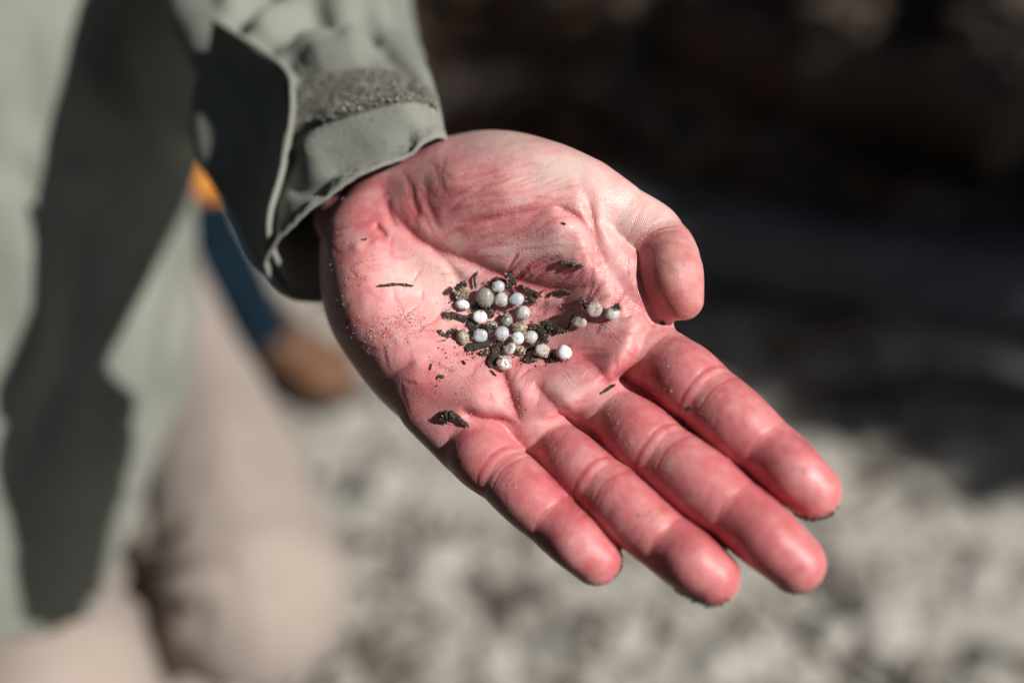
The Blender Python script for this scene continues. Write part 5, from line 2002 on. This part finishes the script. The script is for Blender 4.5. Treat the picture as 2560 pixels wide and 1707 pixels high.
def grains(n, cx, cy, sx, sy, smin_, smax_, dark=0.25, ring=False, tip=False):
    for _ in range(n):
        if ring:
            a = rgs.uniform(0, 2 * math.pi)
            r = rgs.normal(1.0, 0.25)
            x, y = cx + sx * r * math.cos(a), cy + sy * r * math.sin(a)
        else:
            x, y = cx + rgs.normal() * sx, cy + rgs.normal() * sy
        h, n_ = on_hand(x, y)
        if h is None and tip:
            for st in range(1, 14):
                h, n_ = on_hand(x - 2 * st, y - 3 * st)
                if h is not None: break
        if h is None: continue
        s = rgs.uniform(smin_, smax_) / 1000
        pts.append(h + n_ * s * 0.55)
        sz.append(s)
        kd.append(2 if rgs.random() < dark else (0 if rgs.random() < 0.75 else 1))


grains(150, 1005, 820, 42, 34, 0.10, 0.24, 0.3, ring=True)
grains(110, 985, 825, 26, 32, 0.10, 0.26, 0.15)
grains(60, 1020, 800, 30, 18, 0.10, 0.22, 0.5)
grains(26, 930, 830, 10, 10, 0.10, 0.2, 0.1)
grains(90, 1125, 930, 28, 26, 0.10, 0.26, 0.15)
grains(60, 1190, 990, 70, 40, 0.08, 0.2, 0.2)
grains(30, 1300, 1040, 26, 20, 0.1, 0.24, 0.1)
grains(60, 900, 680, 45, 40, 0.08, 0.24, 0.3)
grains(50, 870, 590, 40, 50, 0.08, 0.26, 0.15)
grains(50, 1170, 460, 110, 60, 0.06, 0.18, 0.4)
grains(60, 850, 800, 40, 60, 0.06, 0.2, 0.4)
grains(60, 1728, 792, 18, 16, 0.08, 0.20, 0.2)
grains(50, 1690, 720, 40, 50, 0.05, 0.12, 0.8)
grains(8, 1676, 910, 12, 10, 0.15, 0.26, 0.0)
grains(5, 1668, 976, 8, 4, 0.15, 0.28, 0.0)
grains(10, 1270, 1212, 22, 10, 0.15, 0.3, 0.0)
grains(16, 1560, 1090, 30, 50, 0.1, 0.22, 0.0)
grains(14, 1740, 1030, 26, 14, 0.12, 0.22, 0.2)
grains(90, 1250, 800, 110, 70, 0.06, 0.18, 0.4)
grains(90, 2055, 1303, 30, 7, 0.2, 0.5, 0.9, tip=True)
grains(60, 1970, 1494, 40, 8, 0.15, 0.4, 0.8, tip=True)
grains(110, 1745, 1510, 36, 9, 0.2, 0.55, 0.9, tip=True)
grains(40, 1560, 1440, 18, 14, 0.1, 0.3, 0.8, tip=True)
grains(14, 1622, 1290, 14, 9, 0.15, 0.3, 0.3)
for cx, cy, sx, sy, n in [(1200, 815, 50, 40, 130), (1170, 860, 35, 18, 80), (1290, 850, 40, 25, 70), (1250, 740, 40, 25, 50), (1330, 890, 25, 14, 40), (1480, 790, 40, 25, 24)]:
    grains(n, cx, cy, sx, sy, 0.12, 0.42, 0.75)
sand = grit(None, pts, sz, kd, 'sand_grains')
tag(sand, 'loose pale and dark sand grains sticking to the palm and fingers', 'sand', kind='stuff')

# coarse sand caught in the fastener and folds of the cuff
pts2, sz2, kd2 = [], [], []
for _ in range(420):
    t = rgs.random() * (len(up_c) - 2)
    j = int(t)
    q = np.clip(rgs.normal(0.55, 0.33), -0.15, 1.2)
    p = up_c[j] * (1 - q) + lo_c[j] * q
    h, n_ = on_sleeve(*p)
    if h is None: continue
    s = rgs.uniform(0.15, 0.38) / 1000
    pts2.append(h + n_ * (0.0019 + s * 0.4 if 0.03 < q < 0.97 else s * 0.5))
    sz2.append(s)
    kd2.append(0 if rgs.random() < 0.7 else int(rgs.integers(1, 3)))
cs_ = grit(None, pts2, sz2, kd2, 'sand_grains')
tag(cs_, 'glinting sand grains caught in the fuzzy strip on the cuff', 'sand', kind='stuff')

# fine plant fibres tangled among the pellets
FV, FF = [], []
for _ in range(150):
    x, y = 1215 + rgs.normal() * 55, 815 + rgs.normal() * 38
    h, n_ = on_hand(x, y)
    if h is None: continue
    d = rgs.normal(size=3)
    d -= n_ * (d @ n_)
    d /= np.linalg.norm(d)
    u = np.cross(n_, d)
    L = rgs.uniform(0.0006, 0.0024)
    w = rgs.uniform(0.00006, 0.00016)
    p0 = h + n_ * rgs.uniform(0.0002, 0.0022)
    p1 = p0 + d * L * 0.5 + u * rgs.normal() * L * 0.12 + n_ * rgs.uniform(-0.1, 0.25) * L
    p2 = p0 + d * L + n_ * rgs.uniform(-0.2, 0.3) * L
    k = len(FV)
    for p, q in ((p0, w), (p1, w), (p2, w * 0.3)):
        FV += [p - u * q, p + u * q, p + n_ * q * 1.6]
    for b0 in (k, k + 3):
        FF += [(b0, b0 + 1, b0 + 4, b0 + 3), (b0 + 1, b0 + 2, b0 + 5, b0 + 4), (b0 + 2, b0, b0 + 3, b0 + 5)]
fb = mesh_obj('plant_fibres', FV, FF, M_BK[1], None, smooth=False)
tag(fb, 'fine brown plant fibres tangled among the pellets', 'fibres', kind='stuff')

# finger nails on the far side of the tips
M_NAIL = noisy_mat('finger_nail', (0.62, 0.40, 0.33), (0.72, 0.5, 0.42), 200, 0.35)
for nm in ('index', 'middle', 'ring', 'pinky', 'thumb'):
    pf, ss, rf, nf = fing_axes[nm]
    s_tip = ss[-1]
    idx = [i for i in range(len(ss)) if ss[i] >= s_tip - 0.75]
    V, nrow = [], 8
    tip_dir = pf[-1] - pf[-4]
    tip_dir /= np.linalg.norm(tip_dir)
    path = list(pf[idx]) + [pf[-1] + tip_dir * rf[-1] * 0.30, pf[-1] + tip_dir * rf[-1] * 0.55]
    for c_i, c0 in enumerate(path):
        rr = rf[-1] * (1.0 if c_i < len(path) - 2 else (0.93 if c_i == len(path) - 2 else 0.80))
        lat = np.cross(nf, tip_dir)
        lat /= np.linalg.norm(lat)
        for q in range(nrow):
            a = math.radians(-58 + 116 * q / (nrow - 1))
            V.append(c0 + (-nf * math.cos(a) + lat * math.sin(a)) * (rr + 0.5))
    F = [(i * nrow + q, i * nrow + q + 1, (i + 1) * nrow + q + 1, (i + 1) * nrow + q) for i in range(len(path) - 1) for q in range(nrow - 1)]
    V = np.array(V)
    nl = mesh_obj('finger_nail', c2w(np.stack([V[:, 0], V[:, 1], V[:, 2] - D0 * 1000], axis=1) / 1000.0), F, M_NAIL, hand)
    sm = nl.modifiers.new('thick', 'SOLIDIFY')
    sm.thickness = 0.0006
